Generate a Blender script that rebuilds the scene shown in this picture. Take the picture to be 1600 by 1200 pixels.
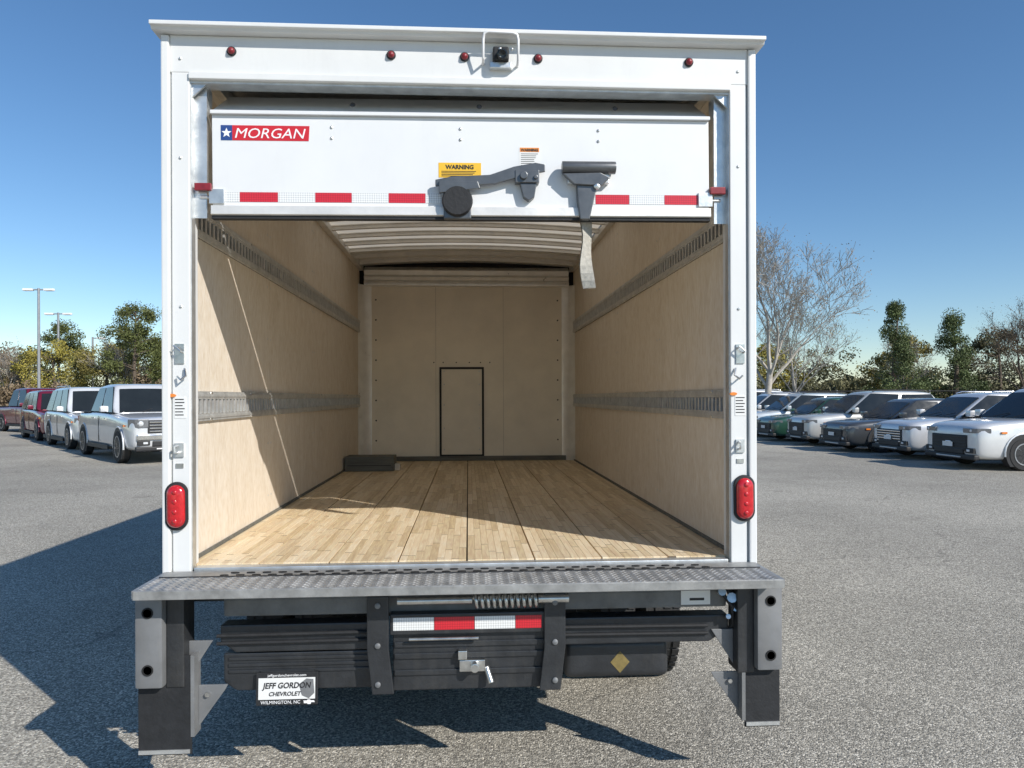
import bpy, bmesh, math, random
from mathutils import Vector, Matrix, Euler
R = math.radians
random.seed(7)
for o in list(bpy.data.objects): bpy.data.objects.remove(o, do_unlink=True)
scene = bpy.context.scene
COL = scene.collection

# ------------------------------------------------------------------ camera
cd = bpy.data.cameras.new('camera'); cam = bpy.data.objects.new('camera', cd); COL.objects.link(cam)
cd.sensor_width = 36.0; cd.lens = 1145.8 / 1600 * 36.0; cd.shift_y = 20.5 / 1600
cd.clip_start = 0.05; cd.clip_end = 3000
cam.location = (0.008, -3.03, 1.581)
cam.rotation_euler = (Matrix.Rotation(-0.0595, 3, 'Z') @ Matrix.Rotation(R(90), 3, 'X') @ Matrix.Rotation(-0.0032, 3, 'Z')).to_euler()
scene.camera = cam

# ------------------------------------------------------------------ sky, sun, exposure
SUN = Vector((1.05, -1.06, 1.0)).normalized()          # towards the sun
w = bpy.data.worlds.new('World'); scene.world = w; w.use_nodes = True
nt = w.node_tree; bg = nt.nodes['Background']
sky = nt.nodes.new('ShaderNodeTexSky'); sky.sky_type = 'NISHITA'; sky.sun_disc = False
sky.sun_elevation = math.asin(SUN.z); sky.sun_rotation = math.atan2(SUN.x, SUN.y)
sky.air_density = 1.0; sky.dust_density = 0.0; sky.ozone_density = 3.6; sky.altitude = 60
hsv = nt.nodes.new('ShaderNodeHueSaturation'); hsv.inputs['Saturation'].default_value = 1.13; hsv.inputs['Value'].default_value = 1.0
nt.links.new(sky.outputs[0], hsv.inputs['Color']); nt.links.new(hsv.outputs[0], bg.inputs[0]); bg.inputs[1].default_value = 0.09
sl = bpy.data.lights.new('sun', 'SUN'); sl.energy = 3.5; sl.angle = R(0.53); sl.color = (1.0, 0.955, 0.89)
so = bpy.data.objects.new('sun', sl); COL.objects.link(so)
so.rotation_euler = SUN.to_track_quat('Z', 'Y').to_euler(); so.location = (6, -6, 9)
scene.view_settings.view_transform = 'Standard'; scene.view_settings.look = 'None'
scene.view_settings.exposure = 0.54; scene.view_settings.gamma = 1.0
scene.cycles.max_bounces = 16; scene.cycles.diffuse_bounces = 10; scene.cycles.glossy_bounces = 4
scene.render.resolution_x, scene.render.resolution_y = 1024, 768

# ------------------------------------------------------------------ materials
def nodes_of(name):
    m = bpy.data.materials.new(name); m.use_nodes = True
    t = m.node_tree; return m, t, t.nodes['Principled BSDF']
def N(t, typ, **kw):
    n = t.nodes.new(typ)
    for k, v in kw.items():
        if k in ('i0', 'i1', 'i2'): n.inputs[int(k[1])].default_value = v
        else: setattr(n, k, v)
    return n
def c4(c): return (c[0], c[1], c[2], 1)
MATS = {}
def mat(name, col, rough=0.5, metal=0.0, var=0.12, scale=6.0, bump=0.0, bscale=60.0, coat=0.0, stretch=(1, 1, 1), grime=0.0, spec=None, rand=0.0, emit=None, trans=0.0):
    m, t, b = nodes_of(name); L = t.links
    tc = N(t, 'ShaderNodeTexCoord'); mp = N(t, 'ShaderNodeMapping'); mp.inputs['Scale'].default_value = stretch
    L.new(tc.outputs['Object'], mp.inputs[0])
    n = N(t, 'ShaderNodeTexNoise'); n.inputs['Scale'].default_value = scale; n.inputs['Detail'].default_value = 6; n.inputs['Roughness'].default_value = .6
    L.new(mp.outputs[0], n.inputs['Vector'])
    cr = N(t, 'ShaderNodeValToRGB'); e = cr.color_ramp.elements
    e[0].position = .3; e[1].position = .72
    e[0].color = c4([x * (1 - var) for x in col]); e[1].color = c4([min(1, x * (1 + var)) for x in col])
    L.new(n.outputs[0], cr.inputs[0]); out = cr.outputs[0]
    if rand:
        oi = N(t, 'ShaderNodeObjectInfo'); hs = N(t, 'ShaderNodeHueSaturation')
        mr = N(t, 'ShaderNodeMapRange'); mr.inputs[3].default_value = 1 - rand; mr.inputs[4].default_value = 1 + rand
        L.new(oi.outputs['Random'], mr.inputs[0]); L.new(mr.outputs[0], hs.inputs['Value']); L.new(out, hs.inputs['Color']); out = hs.outputs[0]
    if grime:
        n2 = N(t, 'ShaderNodeTexNoise'); n2.inputs['Scale'].default_value = 2.3; n2.inputs['Detail'].default_value = 8; n2.inputs['Roughness'].default_value = .7
        mp2 = N(t, 'ShaderNodeMapping'); mp2.inputs['Scale'].default_value = (3.5, 3.5, .7); L.new(tc.outputs['Object'], mp2.inputs[0]); L.new(mp2.outputs[0], n2.inputs['Vector'])
        r2 = N(t, 'ShaderNodeMapRange'); r2.inputs[1].default_value = .52; r2.inputs[2].default_value = .78; r2.inputs[4].default_value = grime
        L.new(n2.outputs[0], r2.inputs[0])
        mx = N(t, 'ShaderNodeMix', data_type='RGBA'); L.new(r2.outputs[0], mx.inputs[0]); L.new(out, mx.inputs[6]); mx.inputs[7].default_value = (.30, .27, .22, 1); out = mx.outputs[2]
    L.new(out, b.inputs['Base Color'])
    rr = N(t, 'ShaderNodeMapRange'); rr.inputs[3].default_value = max(.02, rough - .08); rr.inputs[4].default_value = min(1, rough + .1)
    L.new(n.outputs[0], rr.inputs[0]); L.new(rr.outputs[0], b.inputs['Roughness'])
    b.inputs['Metallic'].default_value = metal
    if coat: b.inputs['Coat Weight'].default_value = coat; b.inputs['Coat Roughness'].default_value = .06
    if spec is not None: b.inputs['Specular IOR Level'].default_value = spec
    if trans: b.inputs['Transmission Weight'].default_value = trans
    if emit: b.inputs['Emission Color'].default_value = c4(emit); b.inputs['Emission Strength'].default_value = 1
    if bump:
        nb = N(t, 'ShaderNodeTexNoise'); nb.inputs['Scale'].default_value = bscale; nb.inputs['Detail'].default_value = 5
        L.new(mp.outputs[0], nb.inputs['Vector'])
        bp = N(t, 'ShaderNodeBump'); bp.inputs['Strength'].default_value = bump; bp.inputs['Distance'].default_value = .01
        L.new(nb.outputs[0], bp.inputs['Height']); L.new(bp.outputs[0], b.inputs['Normal'])
    MATS[name] = m; return m
WHITE = mat('white_paint', (.71, .715, .70), .38, var=.03, scale=3, grime=.10, bump=.04, bscale=9)
DOORW = mat('door_white', (.715, .725, .725), .42, var=.025, scale=4, grime=.06, bump=.05, bscale=7)
GALV = mat('galvanised_steel', (.66, .67, .66), .36, metal=.75, var=.18, scale=14, bump=.1)
BRITE = mat('bright_aluminium', (.86, .86, .84), .30, metal=.45, var=.08, scale=9)
LATCH = mat('latch_steel', (.13, .135, .14), .34, metal=.55, var=.15, scale=16)
ALU = mat('aluminium_roof', (.74, .72, .68), .42, metal=.35, var=.14, scale=5, bump=.06)
ETRK = mat('track_steel', (.60, .60, .58), .42, metal=.5, var=.2, scale=20)
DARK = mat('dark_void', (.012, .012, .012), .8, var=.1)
BLACK = mat('black_steel', (.022, .024, .027), .42, var=.3, scale=12, bump=.15, grime=.10, spec=.6)
BLACK2 = mat('black_rubber', (.016, .017, .019), .72, var=.3, scale=20, bump=.2)
TREAD = mat('tread_steel', (.34, .34, .33), .45, metal=.45, var=.3, scale=13, bump=.1, grime=.3)
DUSTY = mat('dusty_black_steel', (.15, .152, .15), .55, var=.3, scale=9, bump=.15, grime=.3)
WORN = mat('worn_steel', (.21, .215, .22), .5, metal=.3, var=.18, scale=7, bump=.06, grime=.25)
ZINC = mat('zinc_plate', (.62, .62, .60), .3, metal=.95, var=.2, scale=25)
CHROME = mat('chrome', (.75, .75, .75), .12, metal=1.0, var=.05)
REDL = mat('red_lens', (.50, .012, .018), .22, var=.2, scale=60, coat=.6)
REDD = mat('dark_red_plastic', (.22, .018, .025), .35, var=.2, scale=40)
AMBER = mat('amber_lens', (.75, .22, .03), .25, var=.15, scale=50, coat=.5)
YEL = mat('yellow_label', (.80, .47, .03), .5, var=.03)
DIMY = mat('dull_yellow_label', (.20, .15, .05), .6, var=.3, scale=40)  # darker, duller yellow than the warning label on the door
PAPER = mat('paper_label', (.74, .74, .72), .6, var=.03)
INK = mat('ink', (.02, .02, .022), .6, var=.05)
ORANGE = mat('orange_print', (.75, .25, .04), .5, var=.05)
LOGOR = mat('logo_red', (.55, .018, .03), .45, var=.04)
LOGOB = mat('logo_blue', (.02, .06, .22), .45, var=.04)
LOGOW = mat('logo_white', (.82, .82, .82), .5, var=.02)
STRAP = mat('strap_webbing', (.42, .40, .35), .8, var=.2, scale=60, bump=.3)
GREYWOOD = mat('grey_wood', (.13, .13, .115), .75, var=.3, scale=9, stretch=(.4, 4, 4), bump=.2)
TYRE = mat('tyre_rubber', (.022, .022, .022), .8, var=.3, scale=30, bump=.3)
RIM = mat('alloy_rim', (.42, .42, .43), .35, metal=.8, var=.15, scale=15)
GLASS = mat('car_glass', (.018, .022, .024), .08, var=.2, scale=2, spec=.45)
LAMPM = mat('headlamp', (.62, .64, .65), .1, var=.15, scale=30, coat=1.0)
BEZEL = mat('lamp_bezel', (.16, .165, .17), .18, var=.25, scale=30, coat=1.0)
TRIM = mat('black_trim', (.02, .02, .021), .55, var=.2, scale=20)
POLE = mat('pole_paint', (.30, .31, .32), .45, metal=.3, var=.1)
BARK = mat('bark', (.11, .085, .062), .9, var=.3, scale=6, bump=.4)
BARKL = mat('pale_bark', (.38, .345, .295), .85, var=.3, scale=5, bump=.3)
def tape_mat(name, col):
    m, t, b = nodes_of(name); L = t.links
    tc = N(t, 'ShaderNodeTexCoord'); mp = N(t, 'ShaderNodeMapping'); mp.inputs['Rotation'].default_value = (0, R(45), 0); mp.inputs['Scale'].default_value = (150, 150, 150)
    L.new(tc.outputs['Object'], mp.inputs[0]); ck = N(t, 'ShaderNodeTexChecker'); ck.inputs['Scale'].default_value = 1.0
    mx = N(t, 'ShaderNodeVectorMath', operation='MULTIPLY'); mx.inputs[1].default_value = (1, 0, 1)
    L.new(mp.outputs[0], mx.inputs[0]); L.new(mx.outputs[0], ck.inputs['Vector'])
    ck.inputs['Color1'].default_value = c4(col); ck.inputs['Color2'].default_value = c4([x * .72 for x in col])
    L.new(ck.outputs[0], b.inputs['Base Color']); b.inputs['Roughness'].default_value = .35; b.inputs['Coat Weight'].default_value = .4
    return m
TAPER = tape_mat('red_reflective_tape', (.62, .02, .035)); TAPEW = tape_mat('white_reflective_tape', (.80, .81, .80))

def fill_light_roof():  # translucency added to bring soft fill light into the cargo box
    m, t, b = nodes_of('fill_light_roof'); L = t.links
    tc = N(t, 'ShaderNodeTexCoord'); n = N(t, 'ShaderNodeTexNoise'); n.inputs['Scale'].default_value = 5; n.inputs['Detail'].default_value = 6; L.new(tc.outputs['Object'], n.inputs['Vector'])
    cr = N(t, 'ShaderNodeValToRGB'); e = cr.color_ramp.elements; e[0].color = (.66, .575, .44, 1); e[1].color = (.75, .665, .53, 1); L.new(n.outputs[0], cr.inputs[0]); L.new(cr.outputs[0], b.inputs['Base Color']); b.inputs['Roughness'].default_value = .5
    tr = N(t, 'ShaderNodeBsdfTranslucent'); L.new(cr.outputs[0], tr.inputs['Color']); mx = N(t, 'ShaderNodeMixShader'); mx.inputs[0].default_value = .50
    L.new(b.outputs[0], mx.inputs[1]); L.new(tr.outputs[0], mx.inputs[2]); L.new(mx.outputs[0], t.nodes['Material Output'].inputs['Surface'])
    return m
ROOFT = fill_light_roof()
def plywood(name, base, dark, sc=(6.0, 2.6, .9), rough=.62):
    m, t, b = nodes_of(name); L = t.links
    tc = N(t, 'ShaderNodeTexCoord'); oi = N(t, 'ShaderNodeObjectInfo')
    ad = N(t, 'ShaderNodeVectorMath', operation='ADD'); sc3 = N(t, 'ShaderNodeVectorMath', operation='SCALE'); sc3.inputs['Scale'].default_value = 13
    cmb = N(t, 'ShaderNodeCombineXYZ')
    for k in range(3): L.new(oi.outputs['Random'], cmb.inputs[k])
    L.new(cmb.outputs[0], sc3.inputs[0]); L.new(tc.outputs['Object'], ad.inputs[0]); L.new(sc3.outputs[0], ad.inputs[1])
    mp = N(t, 'ShaderNodeMapping'); mp.inputs['Scale'].default_value = sc; L.new(ad.outputs[0], mp.inputs[0])
    n = N(t, 'ShaderNodeTexNoise'); n.inputs['Scale'].default_value = 2.4; n.inputs['Detail'].default_value = 9; n.inputs['Roughness'].default_value = .66; n.inputs['Distortion'].default_value = 2.6
    L.new(mp.outputs[0], n.inputs['Vector'])
    n2 = N(t, 'ShaderNodeTexNoise'); n2.inputs['Scale'].default_value = 26; n2.inputs['Detail'].default_value = 3; L.new(mp.outputs[0], n2.inputs['Vector'])
    cr = N(t, 'ShaderNodeValToRGB'); e = cr.color_ramp.elements; e[0].position = .32; e[1].position = .66; e[0].color = c4(dark); e[1].color = c4(base)
    L.new(n.outputs[0], cr.inputs[0])
    mx = N(t, 'ShaderNodeMix', data_type='RGBA', blend_type='OVERLAY'); mx.inputs[0].default_value = .35
    L.new(cr.outputs[0], mx.inputs[6]); L.new(n2.outputs[0], mx.inputs[7]); L.new(mx.outputs[2], b.inputs['Base Color'])
    b.inputs['Roughness'].default_value = rough
    bp = N(t, 'ShaderNodeBump'); bp.inputs['Strength'].default_value = .12; bp.inputs['Distance'].default_value = .01; L.new(n2.outputs[0], bp.inputs['Height']); L.new(bp.outputs[0], b.inputs['Normal'])
    return m
PLY = plywood('plywood_lining', (.76, .68, .57), (.66, .57, .455))
FWALL = mat('front_wall_panel', (.80, .73, .61), .5, var=.08, scale=3, bump=.05, rand=.04)

def floor_wood():
    m, t, b = nodes_of('laminated_floor'); L = t.links
    tc = N(t, 'ShaderNodeTexCoord'); oi = N(t, 'ShaderNodeObjectInfo')
    sp = N(t, 'ShaderNodeSeparateXYZ'); L.new(tc.outputs['Object'], sp.inputs[0])
    a = N(t, 'ShaderNodeMath', operation='MULTIPLY_ADD'); a.inputs[1].default_value = 1.9
    r7 = N(t, 'ShaderNodeMath', operation='MULTIPLY'); r7.inputs[1].default_value = 37.3; L.new(oi.outputs['Random'], r7.inputs[0])
    L.new(sp.outputs['Y'], a.inputs[0]); L.new(r7.outputs[0], a.inputs[2])
    fl = N(t, 'ShaderNodeMath', operation='FLOOR'); fr = N(t, 'ShaderNodeMath', operation='FRACT'); L.new(a.outputs[0], fl.inputs[0]); L.new(a.outputs[0], fr.inputs[0])
    wn = N(t, 'ShaderNodeTexWhiteNoise', noise_dimensions='2D'); cb = N(t, 'ShaderNodeCombineXYZ'); L.new(fl.outputs[0], cb.inputs[0]); L.new(r7.outputs[0], cb.inputs[1]); L.new(cb.outputs[0], wn.inputs['Vector'])
    cr = N(t, 'ShaderNodeValToRGB'); e = cr.color_ramp.elements; e[0].color = (.56, .425, .25, 1); e[1].color = (.76, .62, .42, 1); k = e.new(.5); k.color = (.67, .53, .34, 1)
    L.new(wn.outputs['Value'], cr.inputs[0])
    mp = N(t, 'ShaderNodeMapping'); mp.inputs['Scale'].default_value = (60, 5, 60); L.new(tc.outputs['Object'], mp.inputs[0])
    ad = N(t, 'ShaderNodeVectorMath', operation='ADD'); L.new(mp.outputs[0], ad.inputs[0]); L.new(wn.outputs['Color'], ad.inputs[1])
    s20 = N(t, 'ShaderNodeVectorMath', operation='SCALE'); s20.inputs['Scale'].default_value = 40; L.new(wn.outputs['Color'], s20.inputs[0]); L.new(s20.outputs[0], ad.inputs[1])
    n = N(t, 'ShaderNodeTexNoise'); n.inputs['Scale'].default_value = 1.5; n.inputs['Detail'].default_value = 6; n.inputs['Distortion'].default_value = .6; L.new(ad.outputs[0], n.inputs['Vector'])
    mx = N(t, 'ShaderNodeMix', data_type='RGBA', blend_type='OVERLAY'); mx.inputs[0].default_value = .5; L.new(cr.outputs[0], mx.inputs[6]); L.new(n.outputs[0], mx.inputs[7])
    lt = N(t, 'ShaderNodeMath', operation='LESS_THAN'); lt.inputs[1].default_value = .012; L.new(fr.outputs[0], lt.inputs[0])
    m2 = N(t, 'ShaderNodeMix', data_type='RGBA'); L.new(lt.outputs[0], m2.inputs[0]); L.new(mx.outputs[2], m2.inputs[6]); m2.inputs[7].default_value = (.10, .07, .04, 1)
    # long scuffs and dust, in the place's own coordinates
    gp = N(t, 'ShaderNodeNewGeometry'); g2 = N(t, 'ShaderNodeMapping'); g2.inputs['Scale'].default_value = (2.0, .8, 1); L.new(gp.outputs['Position'], g2.inputs[0])
    n3 = N(t, 'ShaderNodeTexNoise'); n3.inputs['Scale'].default_value = 2.6; n3.inputs['Detail'].default_value = 7; n3.inputs['Roughness'].default_value = .7; L.new(g2.outputs[0], n3.inputs['Vector'])
    r3 = N(t, 'ShaderNodeMapRange'); r3.inputs[1].default_value = .5; r3.inputs[2].default_value = .75; r3.inputs[4].default_value = .35; L.new(n3.outputs[0], r3.inputs[0])
    m3 = N(t, 'ShaderNodeMix', data_type='RGBA'); L.new(r3.outputs[0], m3.inputs[0]); L.new(m2.outputs[2], m3.inputs[6]); m3.inputs[7].default_value = (.64, .58, .48, 1)
    L.new(m3.outputs[2], b.inputs['Base Color']); b.inputs['Roughness'].default_value = .5
    bp = N(t, 'ShaderNodeBump'); bp.inputs['Strength'].default_value = .12; bp.inputs['Distance'].default_value = .004; L.new(n.outputs[0], bp.inputs['Height']); L.new(bp.outputs[0], b.inputs['Normal'])
    return m
FLOORW = floor_wood()

def asphalt():
    m, t, b = nodes_of('asphalt'); L = t.links
    gp = N(t, 'ShaderNodeNewGeometry')
    vo = N(t, 'ShaderNodeTexVoronoi'); vo.inputs['Scale'].default_value = 120; L.new(gp.outputs['Position'], vo.inputs['Vector'])
    sv = N(t, 'ShaderNodeSeparateColor'); L.new(vo.outputs['Color'], sv.inputs[0])
    n1 = N(t, 'ShaderNodeTexNoise'); n1.inputs['Scale'].default_value = 55; n1.inputs['Detail'].default_value = 4; n1.inputs['Roughness'].default_value = .7; L.new(gp.outputs['Position'], n1.inputs['Vector'])
    n2 = N(t, 'ShaderNodeTexNoise'); n2.inputs['Scale'].default_value = .55; n2.inputs['Detail'].default_value = 8; n2.inputs['Roughness'].default_value = .65; L.new(gp.outputs['Position'], n2.inputs['Vector'])
    cr = N(t, 'ShaderNodeValToRGB'); e = cr.color_ramp.elements; e[0].color = (.15, .14, .12, 1); e[1].color = (.66, .61, .515, 1); e[0].position = .0; e[1].position = 1.0
    k = e.new(.45); k.color = (.285, .262, .217, 1); k = e.new(.8); k.color = (.43, .398, .332, 1)
    L.new(sv.outputs[0], cr.inputs[0])
    mx = N(t, 'ShaderNodeMix', data_type='RGBA', blend_type='OVERLAY'); mx.inputs[0].default_value = .55; L.new(cr.outputs[0], mx.inputs[6]); L.new(n1.outputs[0], mx.inputs[7])
    mr = N(t, 'ShaderNodeMapRange'); mr.inputs[1].default_value = .3; mr.inputs[2].default_value = .7; mr.inputs[3].default_value = 1.06; mr.inputs[4].default_value = 1.42; L.new(n2.outputs[0], mr.inputs[0])
    hs = N(t, 'ShaderNodeHueSaturation'); L.new(mr.outputs[0], hs.inputs['Value']); L.new(mx.outputs[2], hs.inputs['Color'])
    # cracks, sealed seams and darker worn patches
    nw = N(t, 'ShaderNodeTexNoise'); nw.inputs['Scale'].default_value = 1.3; nw.inputs['Detail'].default_value = 4; L.new(gp.outputs['Position'], nw.inputs['Vector'])
    va = N(t, 'ShaderNodeVectorMath', operation='MULTIPLY_ADD'); va.inputs[1].default_value = (1.4, 1.4, 0); L.new(nw.outputs['Color'], va.inputs[0]); L.new(gp.outputs['Position'], va.inputs[2])
    ve = N(t, 'ShaderNodeTexVoronoi', feature='DISTANCE_TO_EDGE'); ve.inputs['Scale'].default_value = .16; L.new(va.outputs[0], ve.inputs['Vector'])
    lc = N(t, 'ShaderNodeMath', operation='LESS_THAN'); lc.inputs[1].default_value = .0022; L.new(ve.outputs['Distance'], lc.inputs[0])
    np_ = N(t, 'ShaderNodeTexNoise'); np_.inputs['Scale'].default_value = .12; np_.inputs['Detail'].default_value = 3; L.new(gp.outputs['Position'], np_.inputs['Vector'])
    rp = N(t, 'ShaderNodeMapRange'); rp.inputs[1].default_value = .42; rp.inputs[2].default_value = .6; rp.inputs[3].default_value = .84; rp.inputs[4].default_value = 1.06; L.new(np_.outputs[0], rp.inputs[0])
    h2 = N(t, 'ShaderNodeHueSaturation'); L.new(rp.outputs[0], h2.inputs['Value']); L.new(hs.outputs[0], h2.inputs['Color'])
    mk = N(t, 'ShaderNodeMix', data_type='RGBA'); fk = N(t, 'ShaderNodeMath', operation='MULTIPLY'); fk.inputs[1].default_value = .28; L.new(lc.outputs[0], fk.inputs[0]); L.new(fk.outputs[0], mk.inputs[0]); L.new(h2.outputs[0], mk.inputs[6]); mk.inputs[7].default_value = (.05, .048, .045, 1)
    L.new(mk.outputs[2], b.inputs['Base Color']); b.inputs['Roughness'].default_value = .88; b.inputs['Specular IOR Level'].default_value = .25
    ma = N(t, 'ShaderNodeMath', operation='ADD'); L.new(vo.outputs['Distance'], ma.inputs[0]); L.new(n1.outputs[0], ma.inputs[1])
    bp = N(t, 'ShaderNodeBump'); bp.inputs['Strength'].default_value = .9; bp.inputs['Distance'].default_value = .006; bp.invert = True; L.new(ma.outputs[0], bp.inputs['Height']); L.new(bp.outputs[0], b.inputs['Normal'])
    return m
ASPH = asphalt()
VERGE = mat('verge_grass', (.16, .14, .07), .95, var=.5, scale=.8, bump=.5, bscale=8)
def leaf_mat(name, col, var=.35):
    m, t, b = nodes_of(name); L = t.links
    gp = N(t, 'ShaderNodeNewGeometry'); n = N(t, 'ShaderNodeTexNoise'); n.inputs['Scale'].default_value = 1.1; n.inputs['Detail'].default_value = 5; L.new(gp.outputs['Position'], n.inputs['Vector'])
    cr = N(t, 'ShaderNodeValToRGB'); e = cr.color_ramp.elements; e[0].position = .33; e[1].position = .68
    e[0].color = c4([x * (1 - var) for x in col]); e[1].color = c4([x * (1 + var) for x in col])
    L.new(n.outputs[0], cr.inputs[0]); L.new(cr.outputs[0], b.inputs['Base Color']); b.inputs['Roughness'].default_value = .6; b.inputs['Specular IOR Level'].default_value = .25
    return m
LPINE = leaf_mat('pine_needles', (.11, .125, .04)); LCEDAR = leaf_mat('cedar_foliage', (.10, .128, .05)); LOLIVE = leaf_mat('olive_foliage', (.24, .205, .062)); LBROWN = leaf_mat('brown_buds', (.22, .165, .105)); LYEL = leaf_mat('spring_foliage', (.32, .275, .062)); LHEDGE = leaf_mat('hedge_foliage', (.12, .115, .058))
_pc = {}
def paint(name, col, metal=.25):
    if name not in _pc: _pc[name] = mat('paint_' + name, col, .32, metal=metal, var=.05, scale=3, coat=1.0)
    return _pc[name]

# ------------------------------------------------------------------ mesh helpers
class MB:
    def __init__(s): s.v = []; s.f = []
    def add(s, vs, fs):
        k = len(s.v); s.v += [tuple(p) for p in vs]; s.f += [tuple(i + k for i in f) for f in fs]; return s
    def box(s, x0, x1, y0, y1, z0, z1):
        return s.add([(x0, y0, z0), (x1, y0, z0), (x1, y1, z0), (x0, y1, z0), (x0, y0, z1), (x1, y0, z1), (x1, y1, z1), (x0, y1, z1)],
                     [(0, 3, 2, 1), (4, 5, 6, 7), (0, 1, 5, 4), (1, 2, 6, 5), (2, 3, 7, 6), (3, 0, 4, 7)])
    def prism(s, poly, axis, a0, a1):          # poly: list of 2-D points, axis: the extruded axis
        n = len(poly); vs = []
        for a in (a0, a1):
            for p in poly:
                vs.append({'x': (a, p[0], p[1]), 'y': (p[0], a, p[1]), 'z': (p[0], p[1], a)}[axis])
        return s.add(vs, [tuple(range(n)), tuple(range(2 * n - 1, n - 1, -1))] + [(i, i + n, (i + 1) % n + n, (i + 1) % n) for i in range(n)])
    def cyl(s, p0, p1, r0, r1=None, n=12, caps=True):
        r1 = r0 if r1 is None else r1; p0 = Vector(p0); p1 = Vector(p1); d = (p1 - p0).normalized()
        u = d.orthogonal().normalized(); v = d.cross(u); vs = []
        for p, r in ((p0, r0), (p1, r1)):
            for i in range(n):
                a = 2 * math.pi * i / n; vs.append(p + (u * math.cos(a) + v * math.sin(a)) * r)
        fs = [(i, (i + 1) % n, (i + 1) % n + n, i + n) for i in range(n)]
        if caps: fs += [tuple(range(n - 1, -1, -1)), tuple(range(n, 2 * n))]
        return s.add(vs, fs)
    def tube(s, pts, r, n=8, closed=False):
        pts = [Vector(p) for p in pts]; m = len(pts); vs = []; up = None
        for i, p in enumerate(pts):
            if closed: d = pts[(i + 1) % m] - pts[i - 1]
            else: d = pts[min(i + 1, m - 1)] - pts[max(i - 1, 0)]
            d.normalize(); u = d.orthogonal().normalized() if up is None else (up - d * up.dot(d)).normalized()
            up = u; v = d.cross(u); rr = r[i] if isinstance(r, (list, tuple)) else r
            vs += [p + (u * math.cos(2 * math.pi * k / n) + v * math.sin(2 * math.pi * k / n)) * rr for k in range(n)]
        fs = []
        for i in range(m if closed else m - 1):
            j = (i + 1) % m
            fs += [(i * n + k, i * n + (k + 1) % n, j * n + (k + 1) % n, j * n + k) for k in range(n)]
        if not closed: fs += [tuple(range(n - 1, -1, -1)), tuple(range((m - 1) * n, m * n))]
        return s.add(vs, fs)
    def lathe(s, prof, origin, axis, n=24):    # prof: (radius, along-axis) pairs
        o = Vector(origin); d = Vector(axis).normalized(); u = d.orthogonal().normalized(); v = d.cross(u); m = len(prof); vs = []
        for r, h in prof:
            for i in range(n):
                a = 2 * math.pi * i / n; vs.append(o + d * h + (u * math.cos(a) + v * math.sin(a)) * r)
        fs = [(j * n + i, j * n + (i + 1) % n, (j + 1) * n + (i + 1) % n, (j + 1) * n + i) for j in range(m - 1) for i in range(n)]
        fs += [tuple(range(n - 1, -1, -1)), tuple(range((m - 1) * n, m * n))]
        return s.add(vs, fs)
    def xf(s, M):
        s.v = [tuple(M @ Vector(p)) for p in s.v]; return s
    def mesh(s, name, m=None, bevel=0.0, smooth=None, segs=2):
        me = bpy.data.meshes.new(name); me.from_pydata(s.v, [], s.f)
        bm = bmesh.new(); bm.from_mesh(me)
        bmesh.ops.recalc_face_normals(bm, faces=bm.faces)
        if bevel: bmesh.ops.bevel(bm, geom=list(bm.edges), offset=bevel, segments=segs, affect='EDGES', clamp_overlap=True, profile=.6)
        bm.to_mesh(me); bm.free()
        if smooth is not None:
            for p in me.polygons: p.use_smooth = True
            me.set_sharp_from_angle(angle=R(smooth))
        if m: me.materials.append(m)
        return me
    def build(s, name, m, parent=None, bevel=0.0, smooth=None, segs=2, loc=None, rot=None):
        return link(name, s.mesh(name, m, bevel, smooth, segs), parent, loc, rot)
def link(name, data, parent=None, loc=None, rot=None):
    o = bpy.data.objects.new(name, data); COL.objects.link(o)
    if parent is not None: o.parent = parent
    if loc: o.location = loc
    if rot: o.rotation_euler = rot
    return o
def tag(o, label=None, cat=None, group=None, kind=None):
    if label: o['label'] = label
    if cat: o['category'] = cat
    if group: o['group'] = group
    if kind: o['kind'] = kind
    return o
def empty(name, loc=(0, 0, 0), rz=0): 
    o = link(name, None, None, loc, (0, 0, rz)); o.empty_display_size = .3; return o
def text(name, s, size, m, parent, loc, shear=0.0, bold=0.0, align='LEFT', ext=.0008, sx=1.0, sp=1.0):
    cu = bpy.data.curves.new(name, 'FONT'); cu.body = s; cu.size = size; cu.shear = shear; cu.offset = bold; cu.extrude = ext; cu.align_x = align; cu.space_character = sp; cu.resolution_u = 3
    tmp = bpy.data.objects.new('tmp', cu); COL.objects.link(tmp)
    me = bpy.data.meshes.new_from_object(tmp.evaluated_get(bpy.context.evaluated_depsgraph_get()))
    bpy.data.objects.remove(tmp, do_unlink=True)
    me.materials.clear(); me.materials.append(m)
    o = link(name, me, parent, loc, (R(90), 0, 0)); o.scale = (sx, 1, 1); return o

# ================================================================== SETTING
def sheet(name, x0, x1, y0, y1, z, m, nx=1, ny=1, jit=0):
    mb = MB(); vs = [(x0 + (x1 - x0) * i / nx, y0 + (y1 - y0) * j / ny, z) for j in range(ny + 1) for i in range(nx + 1)]
    fs = [(j * (nx + 1) + i, j * (nx + 1) + i + 1, (j + 1) * (nx + 1) + i + 1, (j + 1) * (nx + 1) + i) for j in range(ny) for i in range(nx)]
    mb.add(vs, fs); o = mb.build(name, m); return tag(o, kind='structure')
sheet('ground', -900, 900, -60, 1500, -.02, VERGE)
sheet('parking_lot', -70, 70, -40, 44, 0.0, ASPH)

# ================================================================== BOX TRUCK
truck = empty('box_truck', (0, 0, 0))
tag(truck, 'white box truck seen from behind, its cargo door rolled partly up', 'truck')
FZ = 0.90                                            # cargo floor
HW = 1.145                                           # inner wall
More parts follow.
